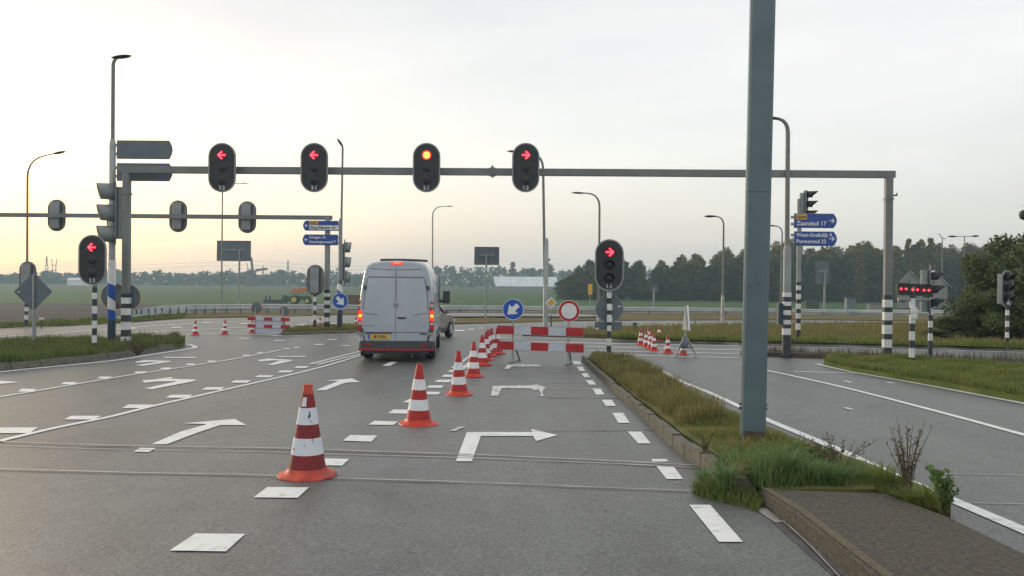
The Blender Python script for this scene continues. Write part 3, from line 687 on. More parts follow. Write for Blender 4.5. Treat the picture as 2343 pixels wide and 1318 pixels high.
# wood right of the shed: skyline heights in photo pixels
prof = [(1290, 628), (1310, 610), (1340, 597), (1375, 585), (1410, 596), (1450, 598), (1500, 597), (1540, 586), (1580, 584), (1620, 585), (1650, 570), (1690, 572), (1730, 565), (1765, 558), (1800, 548), (1835, 570), (1870, 568), (1900, 566), (1935, 563), (1970, 556), (2000, 572), (2030, 566), (2060, 566), (2090, 568), (2130, 560), (2160, 565), (2200, 560), (2240, 560), (2290, 565), (2340, 560), (2390, 560)]
Yw = 248.0; sW = F/Yw
for i, (px, py) in enumerate(prof):
    for row, (dy, dx, k) in enumerate(((0, 0, .90), (13, 16, 1.03))):
        x = px + dx + random.uniform(-5, 5); q = at(x, py, Yw+dy); H = q.z + 2.6
        s_ = max(.62, H/14*random.uniform(.9, 1.05))
        put_tree('deciduous_tree', WOOD[(i*2+row) % 6], (q.x, Yw+dy+random.uniform(-2, 2), -2.55), s_*1.0, H/14*k*(1 if row else random.uniform(.85, 1)), 'leafy deciduous tree in the dark wood behind the far field' if not (row and px > 1480) else 'tree with low sun gold put into its leaf colour, rising behind the front trees of the wood', 'leaf_wood' if not (row and px > 1480) else 'leaf_sungold', WG if not (row and px > 1480) else 'trees painted sunlit gold at the back of the wood', bool(row and px > 1480))
for px, py in ((1330, 650), (1300, 655), (1400, 650), (1480, 655), (1560, 650), (1640, 655), (1720, 655), (1790, 655), (1860, 660), (1930, 655), (2000, 660)):
    q = at(px, py, Yw-7); put_tree('wood_edge_shrub', WOOD[random.randrange(6)], (q.x, Yw-7, -2.6), .62, (q.z+4.2)/14, 'dense shrub along the front edge of the wood', 'leaf_wood', 'shrubs along the wood edge')
for i, (px, py) in enumerate(((2078, 538), (2098, 545), (2125, 548), (1968, 548), (2050, 556), (2108, 538), (2131, 536))):
    q = at(px, py, 236); put_tree('poplar_tree', POP[i % 3], (q.x, 236, -2.55), .9, (q.z+2.5)/16, 'slender poplar painted sunlit gold, rising above the wood near the barns', 'leaf_sungold', 'poplars above the wood')
for i, (px, py) in enumerate(((1173, 596), (1251, 588), (1260, 600), (1217, 612))):
    q = at(px, py, 640); put_tree('poplar_tree', POP[i % 3], (q.x, 640, -2.5), 1.9, (q.z+2.5)/16, 'lone dark poplar on the skyline behind the white roofed shed', 'leaf_sungold', 'poplars behind the shed')
# far wood on the skyline: one mass
skyl = [(-500, 622), (-200, 618), (0, 624), (20, 626), (60, 624), (100, 618), (140, 624), (200, 620), (260, 618), (320, 622), (360, 616), (400, 624), (430, 626), (480, 620), (520, 618), (560, 624), (610, 628), (640, 612), (655, 616), (690, 626), (740, 632), (770, 606), (800, 628), (830, 620), (880, 618), (940, 612), (1000, 608), (1040, 606), (1070, 614), (1095, 604), (1130, 606), (1160, 614), (1200, 612), (1240, 612), (1290, 616), (1340, 610), (1500, 610), (1700, 606), (2000, 602), (2400, 605), (2800, 610)]
mb = MB(); x = -500
while x < 2800:
    for a, b in zip(skyl, skyl[1:]):
        if a[0] <= x <= b[0]: py = a[1] + (b[1]-a[1])*(x-a[0])/(b[0]-a[0])
    Yf = random.uniform(690, 780); q = at(x, py + random.uniform(-2, 5), Yf); H = q.z + 2.5; rad = random.uniform(5, 9)
    for k in range(4): leafball(mb, (q.x + random.uniform(-4, 4), Yf + random.uniform(-5, 5), -2.5 + H*(.18 + .2*k)), (rad*(1-.13*k), rad*(1-.13*k), H*.2), 30, 1.7)
    x += random.uniform(7, 13)
o = mobj('distant_wood', meshof(mb, 'distant_wood'), 'leaf_far'); tag(o, 'long hazy belt of trees on the horizon behind the fields', 'wood', kind='stuff')

# big shrubs at the right behind the kerb island
SH = []
for i in range(3):
    random.seed(90+i); tr = MB(); cr_ = MB()
    for k in range(7):
        a = k*.9; tr.tube([(0, 0, -.1), (math.cos(a)*.5, math.sin(a)*.5, 1.4), (math.cos(a)*1.1, math.sin(a)*1.1, 3.0)], [.07, .05, .015], 6)
    for k in range(34):
        z = random.uniform(.3, 3.9); env = 1.9*(1-(z/4.6)**2)**.5; a = random.uniform(0, 6.28); r = env*random.uniform(.2, 1)
        leafball(cr_, (math.cos(a)*r, math.sin(a)*r, z), (.6, .6, .55), 330, .085)
    SH.append((meshof(tr, 'stems'), meshof(cr_, 'crown')))
random.seed(5)
def shrub(px, py, top, var, wid, label):
    b = G(px, py, .1); q = at(px, top, b.y); H = q.z - b.z
    t = thing('large_shrub', label, 'shrub', (b.x, b.y, b.z), random.uniform(0, 6)); t.scale = (wid/1.9, wid/1.9, H/4.4)
    mobj('stems', SH[var][0], 'bark', t); me = SH[var][1]
    if not me.materials: me.materials.append(MATS['leaf_hedge'])
    mobj('crown', me, None, t)
shrub(2318, 768, 530, 0, 1.9, 'tallest dark green shrub, behind the far right signal post')
shrub(2262, 772, 560, 1, 1.4, 'dark green shrub between the barns and the tallest shrub')
shrub(2232, 776, 690, 2, 1.2, 'medium dark shrub in front of the barn roofs')
shrub(2186, 776, 722, 0, 1.0, 'lowest dark shrub at the end of the hedge, next to the double hooded signal')
shrub(2380, 780, 600, 1, 1.6, 'leafy shrub right of the far right signal post')
shrub(2440, 770, 520, 2, 2.2, 'broad dark shrub at the end of the bank')
shrub(2290, 780, 650, 2, 1.2, 'bushy shrub filling the hedge beside the far right signal post')
shrub(2145, 778, 752, 1, .6, 'small low bush on the brown bank')

# ================================================================== STREET FURNITURE
def L(px, py, Y, b): return at(px, py, Y) - Vector(b)          # photo point at depth Y, relative to a base
def bands(t, r, z0, zs, square=False, first='black'):
    """black and white sleeves: zs = list of band tops from z0 upwards"""
    k = 0 if first == 'black' else 1; z = z0
    for zt in zs:
        m = ('bandblack', 'bandwhite')[k % 2]; mb = MB()
        if square: mb.rbox(-r-.004, r+.004, -r-.004, r+.004, z, zt-.002, .03)
        else: mb.lathe([(r+.004, z), (r+.004, zt-.002)], 18)
        mb.build(('black_band', 'white_band')[k % 2], m, t, smooth=not square); z = zt; k += 1
def post(name, label, cat, px, py, H, r, m='polegrey', band=None, off=0.0, first='black', group=None):
    b = G(px, py, off); t = thing(name, label, cat, b, 0, group)
    mb = MB(); mb.tube([(0, 0, -.15), (0, 0, H)], r, 14); mb.build('pole', m, t, smooth=True)
    if band: bands(t, r, .02, band, False, first)
    return t, b

# ---- signal head prototype (faces -Y, origin at centre of plate)
def signal_parts(t, lit=None, number=None, visors=True, W=.80, Hh=1.44, rimm='polegrey', vlen=.14, vr=.15, platem='black', sp=.36, tun=False, vism=None, backm='sigback'):
    mb = MB(); mb.prism(capsule(W, Hh, 0), (0, .020, 0)); mb.build('backplate', platem, t)
    mb = MB(); mb.prism(capsule(W-.02, Hh-.02, .0205), (0, .008, 0)); mb.build('rear_plate', backm, t)
    o1, o2 = capsule(W, Hh, -.012), capsule(W-.075, Hh-.075, -.012); n = len(o1); mb = MB()
    o1b, o2b = [(a, .03, c) for a, b_, c in o1], [(a, -.001, c) for a, b_, c in o2]
    mb.add(o1 + o2 + o1b + o2b, [(i, (i+1) % n, n+(i+1) % n, n+i) for i in range(n)] + [(i, 2*n+i, 2*n+(i+1) % n, (i+1) % n) for i in range(n)] + [(n+i, n+(i+1) % n, 3*n+(i+1) % n, 3*n+i) for i in range(n)])
    mb.build('rim', rimm, t)
    mb = MB(); mb.rbox(-.17, .17, .025, .24, -Hh*.40, Hh*.40, .03); h = mb.build('housing', rimm, t)
    for s_ in (-1, 1): MB().box(s_*.205-.018, s_*.205+.018, .026, .07, -Hh*.38, Hh*.38).build('channel', 'frame_dark', h)
    for i, z in enumerate((sp, 0, -sp)):
        mb = MB(); mb.lathe([(.02, -.030), (.10, -.022), (.13, -.004), (.13, .0)], 20, (0, -.002, z), 'y'); ln = mb.build('lens', 'lens', t, smooth=True)
        if visors:
            n = 14; a0, a1 = (R(-20), R(200)) if not tun else (R(-85), R(265)); vv = []
            for k in range(n+1):
                a = a0 + (a1-a0)*k/n; vv.append([(math.cos(a)*vr, -.002, z+math.sin(a)*vr), (math.cos(a)*vr*.97, -.002-vlen*((.45+.55*max(0, math.sin(a))) if not tun else (.88+.12*math.sin(a))), z+math.sin(a)*vr*.97)])
            mb = MB(); mb.grid(vv); vo = mb.build('visor', vism or platem, t, smooth=True); sm = vo.modifiers.new('thick', 'SOLIDIFY'); sm.thickness = .006
        if i == 0 and lit:
            y = -.034
            if lit == 'ball':
                MB().prism(disc(0, z, .135, y, 24), (0, .008, 0)).build('glow_ring', 'redlit', ln); MB().prism(disc(0, z, .095, y-.006, 24), (0, .005, 0)).build('lit_disc', 'ballcore', ln)
            else:
                s_ = -1 if lit == 'left' else 1
                def bar(x0, z0, x1, z1, wd, yy, nm, mm):
                    d = Vector((x1-x0, 0, z1-z0)).normalized(); q = Vector((-d.z, 0, d.x))*wd; e = d*wd*.6
                    a, b_ = Vector((x0, yy, z+z0))-e, Vector((x1, yy, z+z1))+e
                    MB().prism([a-q, b_-q, b_+q, a+q], (0, .006, 0)).build(nm, mm, ln)
                MB().prism(disc(0, z, .128, -.032, 20), (0, .002, 0)).build('lit_field', 'dimred', ln)
                for wd, yy, nm, mm in ((.030, -.040, 'arrow_bar', 'redlit'), (.010, -.046, 'arrow_core', 'redcore')):
                    bar(-.10*s_, 0, .09*s_, 0, wd, yy, nm, mm); bar(.10*s_, 0, 0, .10, wd, yy-.001, nm, mm); bar(.10*s_, 0, 0, -.10, wd, yy-.002, nm, mm)
    if number: text(number, .15, 'signnum', t, 0, -Hh/2+.085, -.006, 'CENTER', .004, name='number')
mat('dimred', (0.10, 0.003, 0.010), 0.3, emit=(1.0, 0.0, 0.03), est=0.03)
mat('sigback', (0.20, 0.205, 0.20), 0.5, (0.16, 0.165, 0.165), 3.0, 4)
mat('signnum', (0.55, 0.57, 0.58), 0.5)
def signal(label, loc, rz=0.0, group=None, **k):
    t = thing('traffic_signal', label, 'traffic light', loc, rz, group); signal_parts(t, **k); return t

# ---- front portal
YL, YR = 25.4, 25.0
bl, br = at(288, 803, YL), at(2029, 821, YR); bl.z = 0; br.z = 0
tl, tr_ = at(290, 388, YL), at(2038, 398, YR); zb = (tl.z + tr_.z)/2
pt = thing('signal_portal', 'grey-green steel portal spanning the lanes with black and white banded legs', 'portal', (bl.x, bl.y, 0), math.atan2(br.y-bl.y, br.x-bl.x))
span = (br-bl).to_2d().length
for x, zs in ((0, (.20, .42, .62, .86, 1.06, 1.26, 1.40, 1.58, 1.70)), (span, (.32, .56, .72, .98, 1.12, 1.36, 1.50, 1.72, 1.86))):
    mb = MB(); mb.rbox(x-.105, x+.105, -.105, .105, -.1, zb-.02 if x == 0 else zb+.09, .03); lg = mb.build('leg', 'beamgrey', pt)
    z = .02
    for k, zt in enumerate(zs):
        mb = MB(); mb.rbox(x-.117, x+.117, -.117, .117, z, zt-.002, .03); mb.build(('black_band', 'white_band')[k % 2], ('bandblack', 'bandwhite')[k % 2], lg); z = zt
    MB().rbox(x-.125, x+.125, -.125, .125, zb-.75, zb-.70, .03).build('collar', 'beamgrey', lg)
mb = MB(); mb.prism([(-.26, -.10, zb-.11), (-.26, .10, zb-.11), (-.26, .10, zb+.09), (-.26, -.10, zb+.09)], (span+.42, 0, 0))
mb.build('beam', 'beamgrey', pt)
xj = (at(1127, 386, 25.2).x - bl.x)
mb = MB(); mb.box(xj-.03, xj+.03, -.14, .14, zb-.16, zb+.16); mb.box(xj-.09, xj-.03, -.115, .115, zb-.13, zb+.11); mb.box(xj+.03, xj+.09, -.115, .115, zb-.13, zb+.11); mb.build('flange_joint', 'beamgrey', pt)
MB().tube([(span+.1, 0, zb-.62), (span+.24, 0, zb-.62), (span+.24, 0, zb-.55)], .025, 8).build('camera_bracket', 'frame_dark', pt)
for px, lit, num, lab in ((508, 'left', '3.2', 'overhead signal with a lit red left arrow beside the portal leg, plate number 3.2'), (719, 'left', '3.1', 'overhead red left arrow signal hanging between signals 3.2 and 2.1'),
                          (976, 'ball', '2.1', 'overhead signal with a round glowing red and yellow lamp, plate number 2.1'), (1203, 'right', '1.2', 'overhead signal with a lit red right arrow, plate number 1.2')):
    p = at(px, 383.5, 24.85); signal(lab, p, 0, 'signals hanging on the portal', lit=lit, number=num, visors=False)
# ---- far portal seen from behind
fb = G(748, 753.5, .12); Yf = fb.y; zt = at(700, 497, Yf).z; xl = at(-260, 489, Yf).x - fb.x
pt = thing('signal_portal', 'thinner far portal seen from behind, with a banded leg beside the blue direction signs', 'portal', (fb.x, fb.y, fb.z - .02), 0)
zt -= fb.z
for x in (0, xl):
    mb = MB(); mb.rbox(x-.10, x+.10, -.10, .10, -.1, zt+.02, .03); lg = mb.build('leg', 'polegrey', pt); z = .02
    for k, z2 in enumerate((.33, .52, .72, .88, 1.05, 1.22, 1.38, 1.52, 1.66)):
        mb = MB(); mb.rbox(x-.112, x+.112, -.112, .112, z, z2-.002, .03); mb.build(('black_band', 'white_band')[k % 2], ('bandblack', 'bandwhite')[k % 2], lg); z = z2
mb = MB(); mb.prism([(xl-.2, -.085, zt-.08), (xl-.2, .085, zt-.08), (xl-.2, .085, zt+.09), (xl-.2, -.085, zt+.09)], (-xl+.38, 0, 0)); mb.build('beam', 'beamgrey', pt)
for px, py in ((130, 493), (265, 494), (408, 495), (566, 497)):
    p = at(px, py, Yf + .32); signal('back of an overhead signal hanging on the far portal', p, math.pi, 'signal backs on the far portal', W=.74, Hh=1.34)

# ---- low signals with banded posts
LOW = 'low signals on banded posts'
def low_signal(px, py, cy, off, r, bandz, label, plabel, first='black', rz=0.0, group=None, dy=-.12, **k):
    t, b = post('signal_post', plabel, 'post', px, py, at(px, cy, G(px, py, off).y).z - b_z(px, py, off) - .55, r, 'polegrey', bandz, off, first)
    c = at(px, cy, b.y); signal(label, (c.x, b.y+dy, c.z), rz, group, **k)
    return t, b
def b_z(px, py, off): return G(px, py, off).z
low_signal(216, 797, 595, .13, .065, (.16, .38, .58, .80, 1.0, 1.22, 1.42, 1.60, 1.76), 'low signal with a lit red left arrow, plate number 3.3', 'slim black and white banded post under signal 3.3', 'black', lit='left', number='3.3', visors=False)
t, b = low_signal(1393, 815, 607, .10, .06, (.30, .50, .70, .86, 1.0, 1.16, 1.32, 1.46, 1.62, 1.78), 'low signal with a lit red right arrow, plate number 1.1', 'slim black and white banded post at the tip of the median under signal 1.1', 'black', lit='right', number='1.1', visors=True)
for zz, nm in ((.95, 'push_box'), (1.28, 'push_box')): MB().rbox(-.075, .075, -.105, -.06, zz, zz+.16, .02).build(nm, 'bandwhite', t)
# round and rectangular sign backs behind signal 1.1
p = at(1395, 706, b.y) - b
o = thing('road_sign', 'back of a round grey sign on the post under signal 1.1', 'sign', b + Vector((p.x, .10, p.z))); MB().prism(disc(0, 0, .385, 0, 36), (0, .012, 0)).build('plate', 'signback', o)
mb = MB(); mb.tube([(.385*math.cos(a), .006, .385*math.sin(a)) for a in [i*math.pi/18 for i in range(37)]], .011, 6); mb.build('edge_rim', 'polegrey', o)
MB().box(.24, .32, -.004, 0, .04, .08).build('sticker', 'bandwhite', o)
p = at(1393, 746, b.y) - b
o = thing('road_sign', 'back of a small rectangular grey sign below the round sign back', 'sign', b + Vector((p.x, .10, p.z))); MB().box(-.38, .38, 0, .012, -.115, .115).build('plate', 'signback', o); MB().box(-.36, -.27, -.004, 0, -.10, -.06).build('sticker', 'bandwhite', o)
for s_ in (-.09, .09): MB().box(-.36, .36, .012, .03, s_-.012, s_+.012).build('rail', 'galv', o)

# ---- lamp posts
def lamp(px, Yb, knee, end, r, label, base=None, off=0.0, thick=None, head=.62, soft=.9, group='street lamps', lower='galv'):
    if base is not None: b = G(px, base, off)
    else:
        q = at(px, 660, Yb); b = Vector((q.x, Yb, gz(Yb)))
    t = thing('street_lamp', label, 'street lamp', b, 0, group)
    k = L(knee[0], knee[1], b.y, b); e = L(end[0], end[1], b.y, b)
    d = Vector((e.x-k.x, 0, e.z-k.z)); s_ = min(soft, abs(e.x-k.x)*.5)
    d1 = d.normalized()
    p0 = Vector((k.x, 0, k.z - s_)); p2 = Vector((k.x, 0, k.z)) + d1*s_; p1 = Vector((k.x, 0, k.z))
    arc = [p0*(1-u)**2 + p1*2*u*(1-u) + p2*u*u for u in (0, .2, .4, .6, .8, 1)]
    e1 = Vector((e.x, 0, e.z)); pts = [Vector((0, 0, -.2)), Vector((p0.x*.5, 0, p0.z*.5))] + arc + [e1 - d1*head*.8]
    n = len(pts); rad = [r*(1-.55*i/(n-1)) for i in range(n)]
    mb = MB(); mb.tube(pts, rad, 10); mb.build('pole', 'lamppole' if thick is None else 'lamppole', t, smooth=True)
    if thick:
        mb = MB(); zz = at(px, thick, b.y).z - b.z; mb.lathe([(r*1.55, -.1), (r*1.5, zz-.15), (r*1.02, zz)], 14); mb.build('lower_tube', lower, t, smooth=True)
    c = e1 - d1*head*.4; mb = MB(); q = Vector((-d1.z, 0, d1.x)); sec = []
    for u, w_ in ((-.5, .04), (-.3, .10), (0, .135), (.3, .11), (.5, .03)):
        cc = c + d1*head*u; sec.append([cc + Vector((0, math.cos(a)*w_, 0)) + q*math.sin(a)*w_*.42 for a in [i*math.pi/5 for i in range(11)]])
    mb.grid(sec); mb.f.append(tuple(range(10))); mb.f.append(tuple(44+i for i in range(10))); mb.build('lamp_head', 'lampblack', t, smooth=True)
    return t, b
mat('lamppole', (0.20, 0.215, 0.21), 0.5, (0.15, 0.16, 0.16), 2.0, 4)
tA, bA = lamp(255, None, (259, 132), (296, 128), .065, 'tall street lamp on the left island carrying two grey direction sign backs', 789, .13, 318, .6)
lamp(62, 39.5, (63, 364), (147, 347), .055, 'street lamp behind the signal back at the edge of the ploughed field', thick=600)
lamp(507, 106, (509, 421), (569, 419), .10, 'street lamp standing beside the wide sign board beyond the guard rail', head=1.5)
lamp(990, 106, (990, 473), (1035, 472), .09, 'slim street lamp rising behind the white van', head=1.0, soft=1.4)
lamp(1248, None, (1243, 349), (1164, 346), .075, 'street lamp with a long arm behind signal 1.2', 748, .05, 545, head=.8, soft=1.0)
lamp(1370, None, (1372, 443), (1311, 441), .07, 'street lamp behind signal 1.1', 735, .05, 690, head=.8, soft=1.0)
lamp(1653, None, (1656, 495), (1614, 495), .05, 'shorter street lamp between the wood and the steel leg', 746, .14, 675, head=.6, soft=.6)
tB, bB = lamp(1799, None, (1803, 271), (1738, 270), .075, 'street lamp with a banded foot carrying two blue direction signs to the right', 809, .12, 560, soft=.6, lower='polegrey')
lamp(1786, 60, (1790, 518), (1756, 516), .06, 'street lamp half hidden behind the direction sign post', head=.8)
tC, bC = lamp(777, None, (784, 335), (773, 319), .05, 'street lamp carrying two blue direction signs to the left and a blue arrow disc', 754, .12, 500, head=.42, soft=.2, lower='polegrey')
# twin arm lamps far right
for px, py, e2, lab in ((2207, 541, ((2169, 541), (2240, 540)), 'twin armed street lamp above the barns'), (2156, 545, ((2148, 534), (2164, 546)), 'bare mast with a short bracket above the wood')):
    q = at(px, 660, 110); b = Vector((q.x, 110, gz(110))); t = thing('street_lamp', lab, 'street lamp', b, 0, 'street lamps')
    k = L(px, py, 110, b); MB().tube([(0, 0, -.2), k], [.10, .06], 8).build('pole', 'lamppole', t, smooth=True)
    for e in e2:
        v = L(e[0], e[1], 110, b); MB().tube([k, v], [.05, .05], 6).build('arm', 'lamppole', t)
        if px > 2200: MB().tube([k.lerp(v, .45), k.lerp(v, .75), v], [.05, .14, .06], 8).build('lamp_head', 'lampblack', t)
t, b = post('lamp_mast', 'thin mast in front of the barns', 'mast', 2116, 712, 8.0, .05)
# globe camera at the right edge
p = at(2340, 492, 22)
bb = Vector((p.x + .45, 22, gz(22))); t = thing('camera_mast', 'dark dome camera on a mast right of the road', 'camera mast', bb)
mb = MB(); mb.tube([(0, 0, -.1), (0, 0, p.z-bb.z+.3)], .06, 10); mb.build('pole', 'polegrey', t); MB().tube([(0, 0, p.z-bb.z+.25), (-.42, 0, p.z-bb.z+.25)], .025, 8).build('arm', 'polegrey', t)
MB().lathe([(.02, -.13), (.09, -.09), (.12, 0), (.10, .09), (.03, .13)], 14, (-.42, 0, p.z-bb.z)).build('dome', 'lampblack', t, smooth=True)

# lamp A fittings: sleeve, dark foot
zA = lambda y: at(255, y, bA.y).z - bA.z
MB().lathe([(.118, -.1), (.118, zA(728))], 18).build('foot_sleeve', 'navy', tA, smooth=True)
MB().lathe([(.116, zA(728)), (.116, zA(600)), (.10, zA(596))], 18).build('white_sleeve', 'white', tA, smooth=True)
def spiral(t, r, z0, z1, z2, z3, n=18):
    rr2 = []
    for k in range(n+1):
        a = math.pi + math.pi*k/n; u = k/n; rr2.append([(r*math.cos(a), r*math.sin(a), z0+(z1-z0)*u), (r*math.cos(a), r*math.sin(a), z2+(z3-z2)*u)])
    MB().grid(rr2).build('blue_spiral', 'blue', t, smooth=True)
spiral(tA, .121, zA(728), zA(733)+.0, zA(703), zA(712)); spiral(tA, .121, zA(672), zA(690), zA(644), zA(655))
zC = lambda y: at(778, y, bC.y).z - bC.z
MB().lathe([(.112, -.1), (.112, zC(709))], 18).build('foot_sleeve', 'navy', tC, smooth=True)
MB().lathe([(.112, zC(709)), (.112, zC(655)), (.08, zC(650))], 18).build('white_sleeve', 'white', tC, smooth=True)
spiral(tC, .115, zC(676), zC(680), zC(660), zC(672))
# lamp B foot bands
r = .115; z = .02
MB().lathe([(r+.012, -.1), (r+.012, .55)], 18).build('foot_sleeve', 'bandblack', tB, smooth=True); z = .55
for k, z2 in enumerate((.74, .86, .99, 1.13, 1.27, 1.40, 1.52, 1.66, 1.79)):
    MB().lathe([(r+.014, z), (r+.014, z2-.002)], 18).build(('white_band', 'black_band')[k % 2], ('bandwhite', 'bandblack')[k % 2], tB, smooth=True); z = z2
p = at(1776, 715, bB.y) - bB
t = thing('control_box', 'dark control box strapped to the banded lamp foot', 'box', bB + Vector((-.15, .05, .85)))
MB().rbox(-.10, .04, -.12, .12, 0, .62, .02).build('case', 'navy', t); MB().tube([(.30, 0, .6), (.32, 0, .3), (.30, 0, .05)], .012, 6).build('cable', 'redstrip', t)

# ---- blue direction signs
def arrow_shape(cx, cz, s_, d, y):
    pts = [(-1, .13), (.30, .13), (-.12, .55), (.12, .80), (.95, 0), (.12, -.80), (-.12, -.55), (.30, -.13), (-1, -.13)]
    return [(cx + d*a*s_, y, cz + c*s_) for a, c in pts]
def dir_sign(label, base, x0, x1, y0, y1, Y, d, lines, ypanel=None, back=False, tilt=0.0, wpanel=None):
    a, b_ = at(x0, y1, Y), at(x1, y0, Y); wd, hh = b_.x-a.x, b_.z-a.z
    t = thing('direction_sign', label, 'direction sign', (a.x, Y, a.z), tilt)
    tip = .09; n = 6
    if d > 0: ol = [(0, 0, 0), (wd-tip, 0, 0)] + [(wd-tip+tip*math.sin(math.pi*k/n), 0, hh*k/n) for k in range(1, n)] + [(wd-tip, 0, hh), (0, 0, hh)]
    else: ol = [(wd, 0, 0), (wd, 0, hh), (tip, 0, hh)] + [(tip-tip*math.sin(math.pi*k/n), 0, hh*(1-k/n)) for k in range(1, n)] + [(tip, 0, 0)]
    MB().prism([(x, -.03, z) for x, y, z in ol], (0, .06, 0)).build('panel', 'signback' if back else 'signblue', t)
    c = Vector((wd/2, 0, hh/2))
    pl = [Vector(p) for p in ol]; mb = MB(); mb.tube([p + Vector((0, 0, 0)) for p in pl + pl[:1]], .016, 6); mb.build('edge_frame', 'frame_dark' if back else 'polegrey', t)
    xs = -.09 if d > 0 else wd+.09
    for z in (hh*.25, hh*.75): MB().box(min(xs, 0 if d > 0 else wd), max(xs, 0 if d > 0 else wd), -.03, .03, z-.04, z+.04).build('bracket', 'polegrey', t)
    if back: return t
    MB().prism(arrow_shape(wd-.14 if d > 0 else .14, hh*.5, .085, d, -.036), (0, .004, 0)).build('arrow', 'textwhite', t)
    if wpanel: MB().box(wpanel[0], wpanel[1], -.034, -.028, wpanel[2], wpanel[3]).build('white_panel', 'white', t)
    if ypanel: MB().box(ypanel[0], ypanel[1], -.035, -.028, ypanel[2], ypanel[3]).build('route_panel', 'yellow', t)
    for s_, x, z, sz, m in lines: text(s_, sz, m, t, x, z, -.040, bold=.0035)
    return t
Yb = bB.y - .05
dir_sign('blue direction sign reading N244 Zaanstad 17', bB, 1817, 1914, 490, 520.5, Yb, 1, [('N244', .07, .265, .115, 'frame_dark'), ('Zaanstad 17', .06, .065, .175, 'textwhite')], (.045, .36, .235, .385))
dir_sign('blue direction sign reading West-Graftdijk 9 and Purmerend 22', bB, 1817, 1914, 531, 561.5, Yb, 1, [('West-Graftdijk 9', .05, .255, .15, 'textwhite'), ('Purmerend 22', .05, .07, .15, 'textwhite')])
Yc = bC.y - .05
dir_sign('blue direction sign with white panel reading Ring Alkmaar', bC, 694, 774, 506, 527, Yc, -1, [('N242', .29, .265, .12, 'frame_dark'), ('Ring Alkmaar i.b.', .30, .07, .155, 'frame_dark')], (.26, .62, .24, .38), wpanel=(.26, 1.46, .03, .215))
dir_sign('blue direction sign reading Schagen 20 and Heerhugowaard 7', bC, 693, 773, 537.5, 560, Yc, -1, [('Schagen 20', .27, .265, .15, 'textwhite'), ('Heerhugowaard 7', .27, .075, .15, 'textwhite')])
Ya = bA.y - .02
dir_sign('upper grey back of a pointed direction sign on the tall lamp', bA, 268, 394, 323, 362.5, Ya, 1, [], back=True)
dir_sign('lower grey back of a pointed direction sign behind the portal beam', bA, 268, 394, 375, 413, Ya, 1, [], back=True)

# ---- disc signs
def round_sign(label, loc, r, face, arrow=None, rz=0.0, backm='signback', rim=None):
    t = thing('road_sign', label, 'sign', loc, rz)
    MB().prism(disc(0, 0, r, 0, 36), (0, .014, 0)).build('plate', face, t)
    if rim:
        mb = MB(); a, b_ = disc(0, 0, r*.985, -.004, 36), disc(0, 0, r*.72 if rim == 'red' else r*.93, -.004, 36)
        if rim == 'red': a = disc(0, 0, r*.955, -.004, 36)
        mb.add(a + b_, [(i, (i+1) % 36, 36+(i+1) % 36, 36+i) for i in range(36)]); mb.build('ring', 'red' if rim == 'red' else 'textwhite', t)
    if arrow:
        c, s_ = math.cos(arrow), math.sin(arrow)
        pts = [(-.72, .20), (.02, .20), (-.20, .62), (.0, .62), (.80, 0), (.0, -.62), (-.20, -.62), (.02, -.20), (-.72, -.20)]
        pts = [(-.62, .22), (-.05, .22), (-.05, .60), (.70, 0), (-.05, -.60), (-.05, -.22), (-.62, -.22)]
        MB().prism([(r*(x*c - z*s_), -.008, r*(x*s_ + z*c)) for x, z in pts], (0, .004, 0)).build('arrow', 'textwhite', t)
    return t
round_sign('blue disc with white arrow pointing down right, on the lamp post by the middle island', at(778.5, 688.5, bC.y-.2), .335, 'blue', R(-48), rim='white')
def back_disc(label, px, py, Y, r, m='signback'):
    t = round_sign(label, at(px, py, Y), r, m)
    mb = MB(); mb.tube([(r*math.cos(a), .006, r*math.sin(a)) for a in [i*math.pi/18 for i in range(37)]], .012, 6); mb.build('edge_rim', 'redstrip', t); return t
back_disc('round sign back left of the blue striped lamp sleeve', 261, 678, bA.y + .16, .385)
back_disc('round sign back behind the left portal leg', 292, 680, YL + .17, .37)
# diamond back
b = G(77, 791, .13); t = thing('priority_sign', 'back of a diamond priority sign on a thin post on the left island', 'sign', b)
c = at(76, 667, b.y) - b; s_ = .565
MB().tube([(0, .05, -.1), (0, .05, c.z+.5)], .033, 12).build('post', 'galv', t, smooth=True); MB().tube([(0, .05, -.1), (0, .05, .55)], .045, 12).build('sleeve', 'galv', t, smooth=True)
MB().prism([(c.x-s_, 0, c.z), (c.x, 0, c.z-s_), (c.x+s_, 0, c.z), (c.x, 0, c.z+s_)], (0, .012, 0)).build('plate', 'signback', t)
MB().tube([(c.x-s_, 0, c.z), (c.x, 0, c.z-s_), (c.x+s_, 0, c.z), (c.x, 0, c.z+s_), (c.x-s_, 0, c.z)], .012, 6).build('edge_rim', 'frame_dark', t)
MB().tube([(0, -.03, -.1), (0, -.03, c.z+.5)], .028, 12).build('clamp_tube', 'galv', t, smooth=True); MB().box(c.x-.46, c.x-.40, -.005, 0, c.z-.03, c.z+.01).build('sticker', 'bandwhite', t)
